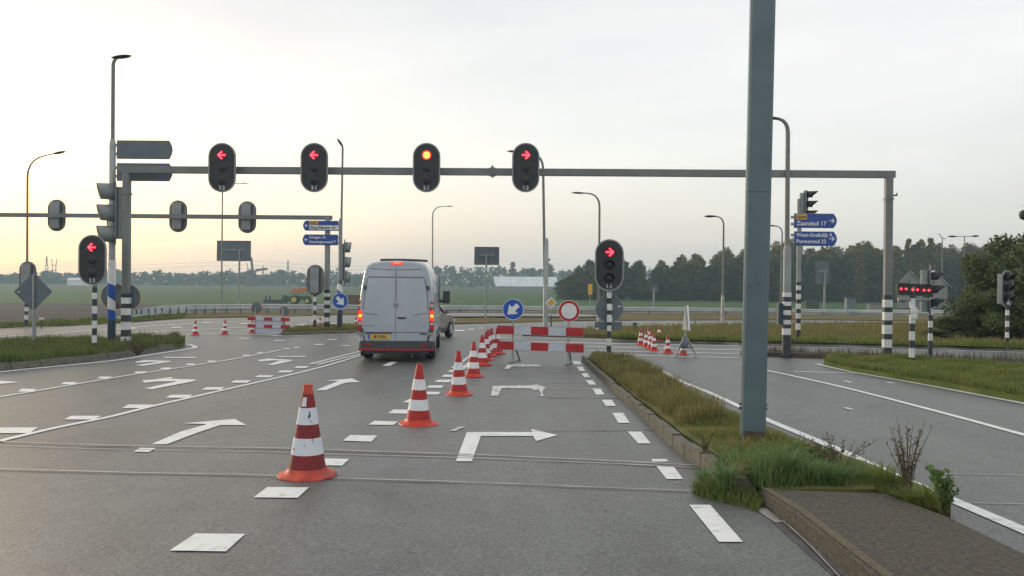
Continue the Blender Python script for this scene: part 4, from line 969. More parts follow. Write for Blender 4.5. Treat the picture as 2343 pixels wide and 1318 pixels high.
# priority diamond (front)
b = G(1261, 748, .1); t = thing('priority_sign', 'small yellow and white diamond priority sign beside the lamp behind the barrier', 'sign', b)
c = at(1261, 692.5, b.y) - b; s_ = 13.5*b.y/F
MB().tube([(0, .04, -.1), (0, .04, c.z)], .025, 10).build('post', 'galv', t, smooth=True); MB().tube([(0, .04, -.1), (0, .04, .5)], .04, 10).build('sleeve', 'frame_dark', t, smooth=True)
for k, (f, m, nm) in enumerate(((1, 'white', 'plate'), (.66, 'frame_dark', 'border'), (.6, 'yellow', 'yellow_panel'))):
    q = s_*f; MB().prism([(c.x-q, -.004*k, c.z), (c.x, -.004*k, c.z-q), (c.x+q, -.004*k, c.z), (c.x, -.004*k, c.z+q)], (0, .01, 0)).build(nm, m, t)

# ---- signal backs on posts and side-facing signals
low_signal(60, 747, 634, .05, .07, (.30, .50, .66, .84, 1.0, 1.16, 1.30), 'back of a low signal at the edge of the ploughed field', 'banded post at the edge of the ploughed field', rz=math.pi, dy=.13, W=.72, Hh=1.36)
low_signal(720, 755, 641, .12, .06, (.40, .62, .80, 1.0, 1.16, 1.36, 1.50, 1.66, 1.80), 'back of a low signal beside the far portal leg', 'slim banded post on the middle island', rz=math.pi, dy=.13, W=.70, Hh=1.26)
p = at(247, 487, bA.y - .05); signal('signal with three deep square grey hoods facing left on the tall lamp', p + Vector((.20, 0, 0)), R(-60), tun=True, W=.56, Hh=1.95, platem='polegrey', rimm='polegrey', vlen=.5, vr=.25, sp=.64)
p = at(785, 600, bC.y); signal('small grey hooded signal facing right on the far lamp post', p + Vector((.06, 0, .0)), R(104), tun=True, W=.46, Hh=1.9, platem='polegrey', rimm='polegrey', vlen=.28, vr=.22, sp=.62)
# pole with signal above the blue signs at right
b = G(1826, 774, .14); t, b = post('signal_post', 'banded pole behind the blue direction signs topped by a dark signal', 'post', 1826, 774, at(1826, 455, b.y).z - b.z, .085, 'polegrey', (.32, .56, .74, .94, 1.1, 1.3, 1.46, 1.66, 1.80, 1.98, 2.10), .14)
p = at(1846, 470, b.y); signal('dark hooded signal facing right on top of the pole behind the blue signs', (p.x, b.y, p.z), R(62), W=.5, Hh=1.15, platem='lampblack', rimm='polegrey', vlen=.4, vr=.17)
MB().tube([(0, 0, 0), (0, 0, .3)], .05, 8).build('cap', 'frame_dark', t, loc=(.2, 0, at(1826, 455, b.y).z - b.z))
# right: hooded signal
low_signal(2128, 823, 666, .12, .055, (.52, .72, .88, 1.06, 1.22, 1.42, 1.56, 1.70, 1.82), 'signal with black pointed hoods facing right beside the triple red lights', 'thin banded post right of the triple red lights', rz=R(66), dy=0, W=.42, Hh=1.42, platem='polegrey', vism='black', vlen=.42, vr=.16)
low_signal(2304, 793, 661, .14, .055, (.30, .48, .66, .86, 1.04, 1.22, 1.40, 1.58, 1.74), 'oval signal turned to the right in front of the tallest shrub', 'thin banded post in front of the tallest shrub', rz=R(30), dy=0, W=.62, Hh=1.25, platem='black', vlen=.3, vr=.15)
# triple red lights
t, b = post('signal_post', 'banded post carrying a crossbar with three small red lights', 'post', 2086, 829, 1.98, .07, 'polegrey', (.13, .38, .58, .82, 1.02, 1.24, 1.44, 1.68, 1.86), .12, 'black')
for zz in (1.15, 1.3): MB().rbox(-.09, .09, -.12, -.06, zz, zz+.14, .02).build('push_box', 'bandwhite', t)
Yt = b.y; c0 = at(2091, 687, Yt) - b
MB().tube([(c0.x-.42, 0, c0.z+.02), (c0.x+.42, 0, c0.z+.02)], .05, 10).build('crossbar', 'polegrey', t)
for px, py in ((2065, 661), (2091, 663), (2117, 664)):
    c = at(px, py, Yt); s = thing('red_warning_light', 'small square black light box with two red lamps lit', 'traffic light', (c.x, Yt - .06, c.z), 0, 'three small red lights on one crossbar')
    MB().rbox(-.15, .15, 0, .16, -.155, .155, .015).build('case', 'blackgloss', s)
    mb = MB(); mb.tube([(-.145, 0, -.15), (.145, 0, -.15), (.145, 0, .15), (-.145, 0, .15), (-.145, 0, -.15)], .012, 6); mb.build('frame', 'frame_dark', s)
    MB().box(-.03, .03, .05, .11, -.27, -.15).build('stem', 'polegrey', s)
    for x in (-.065, .065):
        ln = MB().prism(disc(x, 0, .036, -.012, 18), (0, .012, 0)).build('lamp', 'redlit', s); MB().prism(disc(x, 0, .018, -.016, 14), (0, .004, 0)).build('lamp_core', 'redcore', ln)

# ---- big steel leg on the median
b = G(1721, 1008, .10); Yp = b.y; hw = 27.0*Yp/F
t = thing('steel_leg', 'tall square blue-grey steel leg standing on the grass median', 'pole', (b.x, b.y, b.z-.02), R(-12))
lean = .012
mb = MB(); p = [(-hw+.02, -hw), (hw-.02, -hw), (hw, -hw+.02), (hw, hw-.02), (hw-.02, hw), (-hw+.02, hw), (-hw, hw-.02), (-hw, -hw+.02)]
mb.prism([(x, y, -.2) for x, y in p], (lean*7.4, 0, 7.4)); mb.build('column', 'greygreen', t)
mb = MB(); mb.rbox(-hw-.012, hw+.012, -hw-.012, hw+.012, .0, .055, .02); mb.build('base_collar', 'rust', t)
MB().box(-hw*.70, hw*.95, -hw-.010, -hw, .06, .135).build('rust_patch', 'rust', t)
for z in (.36, .40):
    for s_ in (-1, 1): MB().tube([(s_*(hw-.005), -hw*.6, z), (s_*(hw+.018), -hw*.6, z)], .013, 8).build('bolt', 'frame_dark', t)
MB().box(-hw*.95, hw*.95, -hw-.003, -hw-.0005, 2.55, 2.553).build('weld_seam', 'frame_dark', t)
MB().box(hw*.1, hw*.45, -hw-.004, -hw, 1.62, 1.628).build('scratch', 'frame_dark', t); MB().box(-hw*.55, -hw*.3, -hw-.004, -hw, 1.595, 1.603).build('scratch', 'frame_dark', t)

# ---- sign boards seen from behind
def board(label, x0, x1, y0, y1, posts, Y=None, base=None, style=0):
    if Y is None: b = G(posts[0], base, .05)
    else: q = at(posts[0], 660, Y); b = Vector((q.x, Y, gz(Y)))
    t = thing('sign_board', label, 'sign', b); a = L(x0, y1, b.y, b); c = L(x1, y0, b.y, b)
    MB().box(a.x, c.x, 0, .03, a.z, c.z).build('panel', 'signback', t)
    e = .035*b.y/60
    MB().tube([(a.x, 0, a.z), (c.x, 0, a.z), (c.x, 0, c.z), (a.x, 0, c.z), (a.x, 0, a.z)], e, 6).build('edge_frame', 'frame_dark', t)
    w_ = c.x-a.x; h_ = c.z-a.z
    for k in range(4): MB().box(a.x + w_*(.14+.24*k), a.x + w_*(.14+.24*k)+.04*w_/2, -.05, -.001, a.z+h_*.04, c.z-h_*.04).build('stiffener', 'signback', t)
    for px in posts:
        q = L(px, 660, b.y, b); MB().tube([(q.x, -.12, -.2), (q.x, -.12, a.z + h_*.55)], 2.2*b.y/F, 10).build('post', 'polegrey', t, smooth=True)
    MB().box(a.x+w_*.18, c.x-w_*.18, -.12, -.05, a.z+h_*.52, a.z+h_*.58).build('cross_rail', 'polegrey', t)
    return t
board('wide grey back of a road sign board beyond the guard rail', 497, 574, 552, 596, (548,), Y=108)
board('square grey back of a sign board on a single post behind the white van', 1086, 1142, 566, 605, (1112,), base=731)
board('tall grid backed sign on a post before the wood', 1866, 1899, 597, 650, (1886,), Y=112)
board('small grey sign back in the field left of the folded tripod', 1487, 1507, 652, 670, (1496,), Y=118)
# yellow marker
q = at(1351, 660, 116); t = thing('yellow_marker', 'upright yellow marker sign in front of the wood', 'sign', (q.x, 116, gz(116)), R(20)); a = L(1346, 674, 116, t.location); c = L(1356, 650, 116, t.location)
MB().box(a.x, c.x, 0, .08, a.z, c.z).build('panel', 'yellow', t); MB().tube([(0, .12, -.1), (0, .12, c.z)], .05, 8).build('post', 'galv', t)
# small marker boards
for px, py, lab in ((1453, 758, 'small T shaped marker post behind the cones on the bank'), (95, 746, 'small white marker post at the ploughed field edge')):
    b = G(px, py, .1); t = thing('marker_post', lab, 'marker', b); hh = 15*b.y/F
    MB().tube([(0, 0, -.1), (0, 0, hh)], .03, 8).build('post', 'frame_dark', t); MB().box(-.10, .10, -.02, .02, hh, hh+.08).build('head', 'frame_dark' if px > 1000 else 'bandwhite', t)

# ---- guard rail
mat('railgrey', (0.52, 0.55, 0.56), 0.4, (0.40, 0.43, 0.44), 0.6, 4)
pts = [(262, 735, 0.12), (285, 730, .35), (320, 726, .6), (370, 722, .72), (430, 719, .75), (500, 717.5, .75), (600, 716.5, .75), (700, 716.5, .75), (820, 716.5, .75), (1000, 717, .75), (1200, 717.5, .75), (1450, 719, .75), (1700, 720.5, .75), (1950, 722, .75), (2200, 724.5, .75), (2450, 728, .75)]
path = []
for x, y, h in pts:
    g = G(x, y, .05); path.append((g, h*.82))
gr = thing('guard_rail', 'long galvanised guard rail curving in front of the fields', 'guard rail', (0, 0, 0))
def catm(P):
    o = []
    for i in range(len(P)-1):
        for k in range(6):
            u = k/6; o.append((P[i][0].lerp(P[i+1][0], u), P[i][1]+(P[i+1][1]-P[i][1])*u))
    o.append(P[-1]); return o
pp = catm(path)
sec = [(0, -.17), (-.05, -.13), (-.05, -.06), (.01, -.015), (.01, .015), (-.05, .06), (-.05, .13), (0, .17)]
rows2 = []
for g, h in pp: rows2.append([(g.x, g.y + a, g.z + max(.08, h - .16) + z) for a, z in sec])
MB().grid(rows2).build('rail', 'railgrey', gr, smooth=True)
rows2 = [[(g.x, g.y + .55 + a, g.z + max(.05, h - .42) + z*.8) for a, z in sec] for g, h in pp[6:]]
MB().grid(rows2).build('lower_rail', 'railgrey', gr, smooth=True)
d = 0; last = pp[0][0]
pm = None
for g, h in pp:
    if (g-last).length + d > 60 or g is pp[0][0]:
        if pm is None: pm = MB().box(-.05, .05, .02, .14, -.3, .46).mesh('rail_post')
        mobj('rail_post', pm, 'signback', gr, loc=(g.x, g.y, g.z)); d = 0
    else: d += (g-last).length
    last = g
# fill posts at regular spacing along the long straight
for i in range(44):
    f = i/43*(len(path)-2.5) + 1.4; k = min(int(f), len(path)-2); u = f-k; g = path[k][0].lerp(path[k+1][0], u)
    mobj('rail_post', pm, 'signback', gr, loc=(g.x, g.y, g.z))

# ---- cones
def cone(px, py, label, group=None, worn=False, s_=1.0, rz=None):
    b = G(px, py, 0.004); t = thing('traffic_cone', label, 'traffic cone', b, random.uniform(-.6, .6) if rz is None else rz, group)
    t.scale = (s_, s_, s_)
    if not worn: t.rotation_euler = (random.uniform(-.025, .025), random.uniform(-.03, .03), t.rotation_euler.z)
    H = .76; R0, R1 = .150, .034
    def rad(z): return R0 + (R1-R0)*(z-.07)/(H-.07)
    mb = MB(); mb.lathe([(.235, 0), (.243, .010), (.238, .022), (.185, .032), (.165, .055), (R0+.006, .075)], 24, sq=.35 if not worn else .12); mb.build('base', 'cone_faded' if worn else 'cone_orange', t, smooth=True)
    segs = [(.072, .19, 'cone_red', 'red_body'), (.19, .32, 'cone_white', 'white_band'), (.32, .44, 'cone_red', 'red_body'), (.44, .57, 'cone_white', 'white_band'), (.57, H, 'cone_red', 'tip')]
    if worn: segs = [(.072, .19, 'cone_scuff', 'red_body'), (.19, .325, 'cone_whitescuff', 'white_band'), (.325, .435, 'cone_scuff', 'red_body'), (.435, .57, 'cone_whitescuff', 'white_band'), (.57, .68, 'cone_scuff', 'red_body'), (.68, H, 'cone_faded', 'tip')]
    for z0, z1, m, nm in segs:
        mb = MB(); e = .0035 if 'band' in nm else 0
        pr = [(rad(z0)+e, z0), (rad(z1)+e, z1)]
        if nm == 'tip': pr = [(rad(z0), z0), (rad(z1-.03), z1-.03), (R1+.004, z1-.028), (R1+.004, z1-.004), (R1-.006, z1)]
        if nm == 'red_body' and z0 < .1: pr = [(rad(z0)+.002, z0)] + pr[1:]
        mb.lathe(pr, 22); mb.build(nm, m, t, smooth=True)
    if not worn: MB().lathe([(R1-.004, H-.002), (R1-.008, H+.006), (.01, H+.006)], 14).build('cap', 'lampblack', t)
    else:
        MB().prism([(-.045, -rad(.60)-.003, .585), (-.005, -rad(.60)-.006, .582), (.0, -rad(.66)-.006, .655), (-.03, -rad(.66)-.004, .66)], (0, .004, 0)).build('torn_sticker', 'white', t)
        MB().prism([(.012, -rad(.53)-.010, .485), (.034, -rad(.53)-.004, .50), (.028, -rad(.53)-.005, .55)], (0, .004, 0)).build('torn_sleeve', 'navy', t)
    return t
cone(703, 1089, 'scuffed battered traffic cone with faded orange tip, ahead of the row', worn=True, rz=.1)
cone(957, 971, 'clean bright cone standing alone between the battered cone and the row by the van', rz=.3)
cone(1050, 903, 'third cone counted from the battered one, beside the white block markings', rz=.2)
CG = 'row of cones leading to the barrier'
for px, py in ((1083, 862), (1104, 835.5), (1112, 823), (1118, 815), (1126, 810.5), (1139, 809)): cone(px, py, 'red and white cone in the tight row leading to the barrier', CG)
CG = 'cluster of cones beside the folded tripod'
for px, py in ((1466, 788.5), (1478.5, 793.5), (1484, 785), (1489, 797.5), (1496.5, 803), (1508, 779.5), (1528, 807.5)): cone(px, py, 'red and white cone in the cluster left of the folded tripod sign', CG, s_=.72)
cone(1563, 811.5, 'red and white cone standing underneath the folded tripod sign', rz=.1, s_=.72)
CG = 'cones across the far lane'
for px, py in ((447, 766.5), (514, 764.5)): cone(px, py, 'cone standing free on the junction left of the far barrier', CG, s_=.74)
for px, py, lab in ((577, 761.5, 'cone behind the left upright of the far barrier'), (651, 761, 'cone behind the right upright of the far barrier'), (733, 755, 'cone between the two banded posts on the middle island'), (815, 753, 'cone peeking out left of the white van')): cone(px, py, lab, s_=.72)

# ---- barriers
def barrier(name, lab, pl, pr, Hpost, planks, ph, cols, over, leg=.03):
    a, b = G(*pl), G(*pr); d = (b-a).to_2d(); t = thing(name, lab, 'barrier', a, math.atan2(d.y, d.x)); wd = d.length
    for x in (0, wd):
        MB().rbox(x-.022, x+.022, -.022, .022, 0, Hpost, .006).build('upright', 'galv', t)
        MB().tube([(x, .03, .55), (x + (.05 if x == 0 else -.05), .42, 0)], .02, 8).build('strut', 'frame_dark', t); MB().tube([(x-.0, -.30, .03), (x, .45, .03)], .018, 8).build('foot', 'galv', t)
    x0, x1 = -over, wd+over; n = len(cols); sg = (x1-x0)/n
    for z in planks:
        bd = MB().box(x0, x1, -.048, -.026, z-ph/2, z+ph/2).build('plank', 'galv', t)
        for k, c in enumerate(cols):
            MB().box(x0+sg*k+.004, x0+sg*(k+1)-.004, -.056, -.049, z-ph/2+.012, z+ph/2-.012).build('red_panel' if c == 'r' else 'white_panel', 'red' if c == 'r' else 'barrierwhite', bd)
    return t, a, wd, x0, sg
mat('barrierwhite', (0.55, 0.59, 0.66), 0.35, (0.48, 0.52, 0.60), 6.0, 3)
t, a, wd, x0, sg = barrier('road_barrier', 'red and white plank barrier closing the lane, below a blue and a ringed disc', (1173, 829), (1300, 834.5), 1.16, (.86, .445), .235, 'rwrwr', .43)
for z in (.86, .445):
    for k in (0, 4):
        MB().box(x0+sg*k+.05, x0+sg*k+.25, -.060, -.0565, z+(.04 if z > .6 else -.065), z+(.062 if z > .6 else -.043)).build('imprint', 'cone_faded', t)
pB = a; 
c = at(1174, 708, a.y-.06); round_sign('blue disc with white arrow pointing down left, mounted above the lane barrier', c, .288, 'blue', R(-138), rim='white')
bR = G(1300, 834.5); c = at(1302, 711.5, bR.y-.06); round_sign('white disc with a red ring, mounted above the lane barrier', c, .282, 'white', rim='red')
MB().tube([(0, 0, 1.1), (0, 0, 1.6)], .016, 8).build('sign_stem', 'galv', t); MB().tube([(wd, 0, 1.1), (wd, 0, 1.6)], .016, 8).build('sign_stem', 'galv', t)
t, a, wd, x0, sg = barrier('road_barrier', 'small far red and white barrier with two sign backs on its uprights', (584, 763.5), (647, 765.5), 1.02, (.60, .31), .15, 'rwrwr', .33)
c = at(587, 704.5, a.y); back_disc('round sign back on the left upright of the far barrier', 587, 704.5, a.y+.06, .20); back_disc('darker round sign back on the right upright of the far barrier', 651, 712, a.y+.06, .17)
MB().box(.04, wd-.04, -.02, .0, .03, .72).build('halo_sheet', 'barrierwhite', t)  # pale sheet painting the bright halo between the planks, not a real board

# ---- folded tripod sign
b = G(1569, 817); t = thing('tripod_sign', 'folded warning sign seen edge on, on a metal tripod with a sandbag', 'tripod sign', b)
s_ = b.y/F; ap = (0, .1, 46*s_)
for x, y in ((-25*s_, 0), (-22*s_, .05), (28*s_, -.02), (24*s_, .04), (2*s_, .55)): MB().tube([(x, y, 0), (ap[0] + (x*.12), ap[1], ap[2])], .017, 8).build('leg', 'galv', t)
for x, m in ((-14, 1), ): MB().tube([(-15*s_, .03, 21*s_), (16*s_, .03, 21*s_)], .02, 8).build('brace', 'frame_dark', t)
MB().tube([(0, .1, 40*s_), (.02, .1, 118*s_)], .022, 8).build('mast', 'galv', t)
MB().prism([(.02, -.28, 62*s_), (.02, .42, 62*s_), (.03, .07, 118*s_)], (.045, 0, 0)).build('sign_panel', 'white', t); MB().prism([(-.03, -.28, 62*s_), (-.03, .42, 62*s_), (-.02, .07, 118*s_)], (.045, 0, 0)).build('sign_panel', 'polegrey', t)
mb = MB(); mb.lathe([(.02, 0), (.10, .03), (.12, .12), (.08, .26), (.03, .36)], 12, (-.02, .08, 20*s_)); mb.build('sandbag', 'signback', t, smooth=True)

# ================================================================== VEHICLES
def wheel(t, x, y, r, w_, rimm='rim', hub=.6, name='wheel'):
    s_ = 1 if x > 0 else -1
    mb = MB(); mb.lathe([(r*.62, -w_/2), (r*.93, -w_/2), (r, -w_*.32), (r, w_*.32), (r*.93, w_/2), (r*.62, w_/2)], 26, (x, y, r), 'x'); o = mb.build(name, 'tyre', t, smooth=True)
    MB().lathe([(r*hub, 0), (r*hub*.9, s_*.012), (r*hub*.55, -s_*.01), (r*.12, s_*.02)], 20, (x + s_*(w_/2+.003), y, r), 'x').build('rim', rimm, o, smooth=True)
    return o
# ---- van
vr, vf = G(905, 829), None
van = thing('delivery_van', 'white high roofed delivery van with closed rear doors and lit brake lights', 'van', (vr.x+.01, vr.y, vr.z), R(3.0))
half = [(0, .40), (.55, .40), (.92, .42), (.985, .52), (1.0, .80), (.995, 1.15), (.975, 1.50), (.94, 1.85), (.895, 2.15), (.845, 2.38), (.775, 2.53), (.66, 2.61), (.45, 2.655), (0, 2.675)]
def vsec(y, top, xs, lean=0.0, zb=.40):
    k = (top-.40)/(2.675-.40); pr = [(x*xs, zb+(z-.40)*(top-zb)/2.275) for x, z in half]
    ring = pr + [(-x, z) for x, z in pr[-2:0:-1]]
    return [(x, y + lean*max(0, z-1.0)**2, z) for x, z in ring]
st = [vsec(.0, 2.63, .965, .035), vsec(.035, 2.665, .99, .035), vsec(.09, 2.675, 1.0, .03), vsec(1.5, 2.69, 1.0), vsec(3.6, 2.69, 1.0), vsec(4.7, 2.66, 1.0), vsec(5.05, 2.55, .985), vsec(5.75, 1.75, .97), vsec(6.05, 1.38, .97), vsec(6.6, 1.18, .93), vsec(6.85, .95, .86), vsec(6.9, .7, .82)]
mb = MB(); mb.grid([s_ + s_[:1] for s_ in st]); n = len(st[0]); mb.f.append(tuple(range(n))); mb.f.append(tuple((len(st)-1)*(n+1)+i for i in range(n))[::-1])
me = mb.mesh('body'); bm = bmesh.new(); bm.from_mesh(me); bmesh.ops.remove_doubles(bm, verts=bm.verts, dist=1e-5); bmesh.ops.recalc_face_normals(bm, faces=bm.faces); bm.to_mesh(me); bm.free()
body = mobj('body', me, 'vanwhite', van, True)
def hx(z):
    for (x0, z0), (x1, z1) in zip(half[3:], half[4:]):
        if z0 <= z <= z1: return x0 + (x1-x0)*(z-z0)/(z1-z0)
    return .9
def ry(z): return .035*max(0, z-1.0)**2
# rear doors: each a curved panel standing proud of the rear frame
zz = [.52, .56, .7, .9, 1.1, 1.3, 1.5, 1.7, 1.9, 2.1, 2.28, 2.40, 2.47, 2.50]
for s_ in (-1, 1):
    rw = []
    for z in zz:
        xo = hx(z)-.125; k = 0
        if z > 2.39: xo -= (z-2.39)**1.4*2.3
        if z < .56: xo -= .05
        if s_ > 0 and z < .9: pass
        xi = .006
        rw.append([(s_*(xi + (xo-xi)*u) - .015, -.028 + ry(z) + .018*(u**4), z) for u in (0, .2, .45, .7, .88, 1)])
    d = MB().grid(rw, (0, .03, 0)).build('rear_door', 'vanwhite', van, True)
    # pressed panel lines
    def rib(x0, z0, x1, z1, wd=.008, m='vangap', nm='panel_line'):
        pts = []
        for i in range(9):
            u = i/8; x = x0+(x1-x0)*u; z = z0+(z1-z0)*u; pts.append((x, -.030 + ry(z) + .018*min(1, (abs(x+.015)/.86))**4, z))
        MB().tube(pts, wd, 5).build(nm, m, d)
    rib(s_*.03-.015, 2.235, s_*.72-.015, 2.235, .010); rib(s_*.74-.015, 2.20, s_*.80-.015, 1.95, .007); rib(s_*.80-.015, 1.95, s_*.845-.015, 1.35, .006)
    rib(s_*.06-.015, 2.43, s_*.66-.015, 2.455, .006)
    rib(s_*.45-.015, 1.24, s_*.86-.015, 1.30, .006); rib(s_*.02-.015, .79, s_*.86-.015, .79, .007)
    for z in (1.96, .84): MB().box(s_*(hx(z)-.105)-.035, s_*(hx(z)-.105)+.035, -.05+ry(z), -.0+ry(z), z-.05, z+.05).build('hinge', 'vangap', d)
    # tail light cluster
    x = s_*.935; tl_ = MB().prism([(x-.06, -.012, .80), (x+.05, .0, .80), (x+.045, .02, 1.58), (x-.035, .012, 1.62), (x-.06, -.0, 1.45)], (0, .09, 0)).build('tail_light', 'taillight', van)
    MB().prism([(x-.055, -.024, 1.10), (x+.045, -.014, 1.10), (x+.043, -.004, 1.36), (x-.052, -.012, 1.36)], (0, .012, 0)).build('brake_lamp', 'tailglow', tl_)
    MB().prism(disc(x-.004, 1.22, .038, -.026, 18), (0, .006, 0)).build('brake_core', 'tailcore', tl_)
    MB().prism(disc(x-.004, 1.49, .042, -.012, 18), (0, .012, 0)).build('indicator_lamp', 'tailclear', tl_); MB().prism(disc(x-.004, 1.02, .042, -.024, 18), (0, .012, 0)).build('reverse_lamp', 'tailclear', tl_)
    MB().box(s_*.93-.10, s_*.93+.045, -.045, .04, .715, .79).build('corner_cap', 'polegrey', van)
MB().box(-.021, -.009, -.022, -.004, .54, 2.50).build('door_seam', 'vangap', van)
# bumper
pr = [(-.99, .10), (-.97, .0), (-.90, -.07), (-.5, -.085), (0, -.09), (.5, -.085), (.90, -.07), (.97, .0), (.99, .10)]
bp_ = MB().grid([[(x, y, z) for x, y in pr] for z in (.30, .34, .50, .55)] + [[(x*.995, y+.03, .565) for x, y in pr]], (0, .12, 0)).build('bumper', 'plastic', van, True)
for s_ in (-1, 1):
    MB().prism([(s_*.99, .08, .55), (s_*.80, -.04, .55), (s_*.84, -.04, .72), (s_*.985, .08, .74)], (0, .08, 0)).build('bumper_corner', 'plastic', bp_)
    MB().box(s_*.73-.10, s_*.73+.10, -.100, -.07, .445, .50).build('reflector', 'redstrip', bp_)
MB().grid([[(x*1.004, y-.008, z) for x, y in pr] for z in (.305, .375)], (0, .02, 0)).build('red_strip', 'redstrip', bp_)
MB().tube([(0.1, -.03, .2), (.1, -.14, .2), (.1, -.16, .27)], .022, 8).build('tow_hook', 'frame_dark', van); MB().box(.4, .44, -.02, .05, .12, .3).build('tow_eye', 'frame_dark', van)
mb = MB(); mb.box(-.78, .78, .25, 6.2, .24, .42); mb.box(-.85, .85, .05, .3, .22, .42); mb.lathe([(.03, -.5), (.10, -.25), (.17, -.05), (.17, .12), (.08, .3), (.03, .5)], 14, (0, 1.2, .34), 'x'); mb.build('underbody', 'frame_dark', van)
for x in (-.86, .86):
    wheel(van, x, 1.25, .345, .24); wheel(van, x, 5.2, .345, .24); MB().box(x-.14, x+.14, .62, .64, .12, .45).build('mud_flap', 'tyre', van)
# plate, handle, emblem, lettering
MB().box(-.72, -.17, -.045, -.03, .615, .735).build('number_plate', 'numplate', van); MB().box(-.72, -.675, -.048, -.0455, .615, .735).build('plate_band', 'blue', van)
text('VF-170-F', .095, 'blackgloss', van, -.425, .64, -.050, 'CENTER', .004, name='plate_lettering')
MB().box(-.80, -.10, -.05, -.03, .755, .795).build('plate_light_bar', 'plastic', van); MB().box(.62, .80, -.04, -.025, .735, .765).build('step_cover', 'plastic', van)
mb = MB(); mb.lathe([(.02, -.006), (.10, -.006), (.13, 0), (.13, .012)], 16, (0, 0, 0), 'y'); o = mb.build('door_handle', 'plastic', van, True, (.145, -.032, 1.165)); o.scale = (1, 1, .25)
MB().lathe([(.02, -.008), (.03, -.006), (.035, 0)], 12, (.155, -.034, 1.20), 'y').build('lock', 'chrome', van)
em = MB().prism(disc(-.012, 1.50, .078, -.036, 26), (0, .012, 0)).build('emblem', 'chrome', van)
for p, q in (((-.05, .055), (-.012, -.005)), ((.026, .055), (-.012, -.005)), ((-.066, .02), (-.04, -.055)), ((-.04, -.055), (-.012, -.005)), ((-.012, -.005), (.016, -.055)), ((.016, -.055), (.042, .02))):
    MB().tube([(p[0], -.038, 1.50+p[1]), (q[0], -.038, 1.50+q[1])], .007, 5).build('emblem_stroke', 'frame_dark', em)
text('CRAFTER', .065, 'polegrey', van, -.82, .93, -.036, name='lettering'); text('TDI', .055, 'polegrey', van, .68, .93, -.03, name='lettering')
bl_ = MB().prism([(-.16, -.0, 2.575), (.16, .0, 2.575), (.14, .0, 2.635), (-.14, .0, 2.635)], (0, .16, 0)).build('high_brake_light', 'tailglow', van, loc=(0, .055, 0)); MB().box(-.10, .10, .048, .055, 2.595, 2.625).build('brake_core', 'amberbrake', bl_, loc=(0, -.055, 0))
mb = MB(); mb.grid([[(x, y, 2.705 + .035*math.cos(x*1.6)) for x in (-.5, -.2, .1, .4, .75)] for y in (.7, 1.3)], (0, 0, -.05)); mb.build('roof_vent', 'frame_dark', van)
# sides: trim, windows, mirrors
for s_ in (-1, 1):
    MB().box(s_*1.0-.012, s_*1.0+.012, 1.8, 4.7, .62, .74).build('side_trim', 'plastic', van); MB().box(s_*.985-.012, s_*.985+.012, 4.1, 4.14, .6, 2.3).build('door_gap', 'vangap', van)
    MB().prism([(s_*.965, 4.25, 1.55), (s_*.965, 5.6, 1.55), (s_*.925, 4.95, 2.12), (s_*.925, 4.25, 2.15)], (s_*.012, 0, 0)).build('side_window', 'glass', van)
    mr = MB().rbox(s_*1.18-.11, s_*1.18+.11, 5.40, 5.52, 1.42, 1.82, .03).build('side_mirror', 'plastic', van); MB().box(s_*1.18-.085, s_*1.18+.085, 5.392, 5.399, 1.50, 1.79).build('mirror_glass', 'mirrorglass', mr); MB().tube([(s_*.94, 5.45, 1.50), (s_*1.1, 5.45, 1.50)], .05, 8).build('mirror_arm', 'plastic', mr)
    MB().box(s_*.82-.08, s_*.82+.08, 6.72, 6.86, .75, .95).build('head_lamp', 'tailclear', van)
MB().prism([(-.84, 5.10, 2.42), (.84, 5.10, 2.42), (.90, 5.72, 1.72), (-.90, 5.72, 1.72)], (0, .03, .03)).build('windscreen', 'glass', van)

# ---- brown car turning in front of the van
cb = G(1027, 771.5); ang = R(-14)
fwd = Vector((-math.sin(ang), math.cos(ang), 0)); org = Vector((cb.x, cb.y, 0)) - fwd*3.35 - Vector((fwd.y, -fwd.x, 0))*.80
car = thing('passenger_car', 'grey-brown hatchback half hidden in front of the white van', 'car', (org.x, org.y, 0), ang)
def csec(y, w_, z0, zt, r=.12):
    pr = [(0, z0), (w_-.08, z0), (w_, z0+.15), (w_+.015, (z0+zt)*.52), (w_-.02, zt-r*.4), (w_-r, zt), (0, zt+.015)]
    return [(x, y, z) for x, z in pr] + [(-x, y, z) for x, z in pr[-2:0:-1]]
st = [csec(.0, .68, .42, .80), csec(.06, .78, .30, .92), csec(.5, .83, .22, .96), csec(1.6, .85, .20, .95), csec(2.9, .85, .20, .94), csec(3.5, .84, .22, .90), csec(4.0, .78, .25, .76), csec(4.15, .68, .32, .62)]
mb = MB(); mb.grid([s_ + s_[:1] for s_ in st]); n = len(st[0]); mb.f += [tuple(range(n)), tuple((len(st)-1)*(n+1)+i for i in range(n))[::-1]]; mb.build('body', 'carpaint', car, True)
def gsec(y, wb, wt, zb_, zt_): return [(wb, y, zb_), (wt, y, zt_), (0, y, zt_+.02), (-wt, y, zt_), (-wb, y, zb_)]
MB().grid([gsec(.12, .76, .70, .9, .95), gsec(.55, .79, .62, .92, 1.36), gsec(1.3, .80, .64, .92, 1.43), gsec(2.1, .80, .62, .92, 1.40), gsec(3.05, .78, .74, .90, .93)]).build('cabin_glass', 'glass', car, True)
MB().grid([[(.63*u, y, z+.012-.02*u*u) for u in (-1, -.5, 0, .5, 1)] for y, z in ((.5, 1.37), (1.3, 1.45), (2.15, 1.41))], (0, 0, -.02)).build('roof', 'carpaint', car, True)
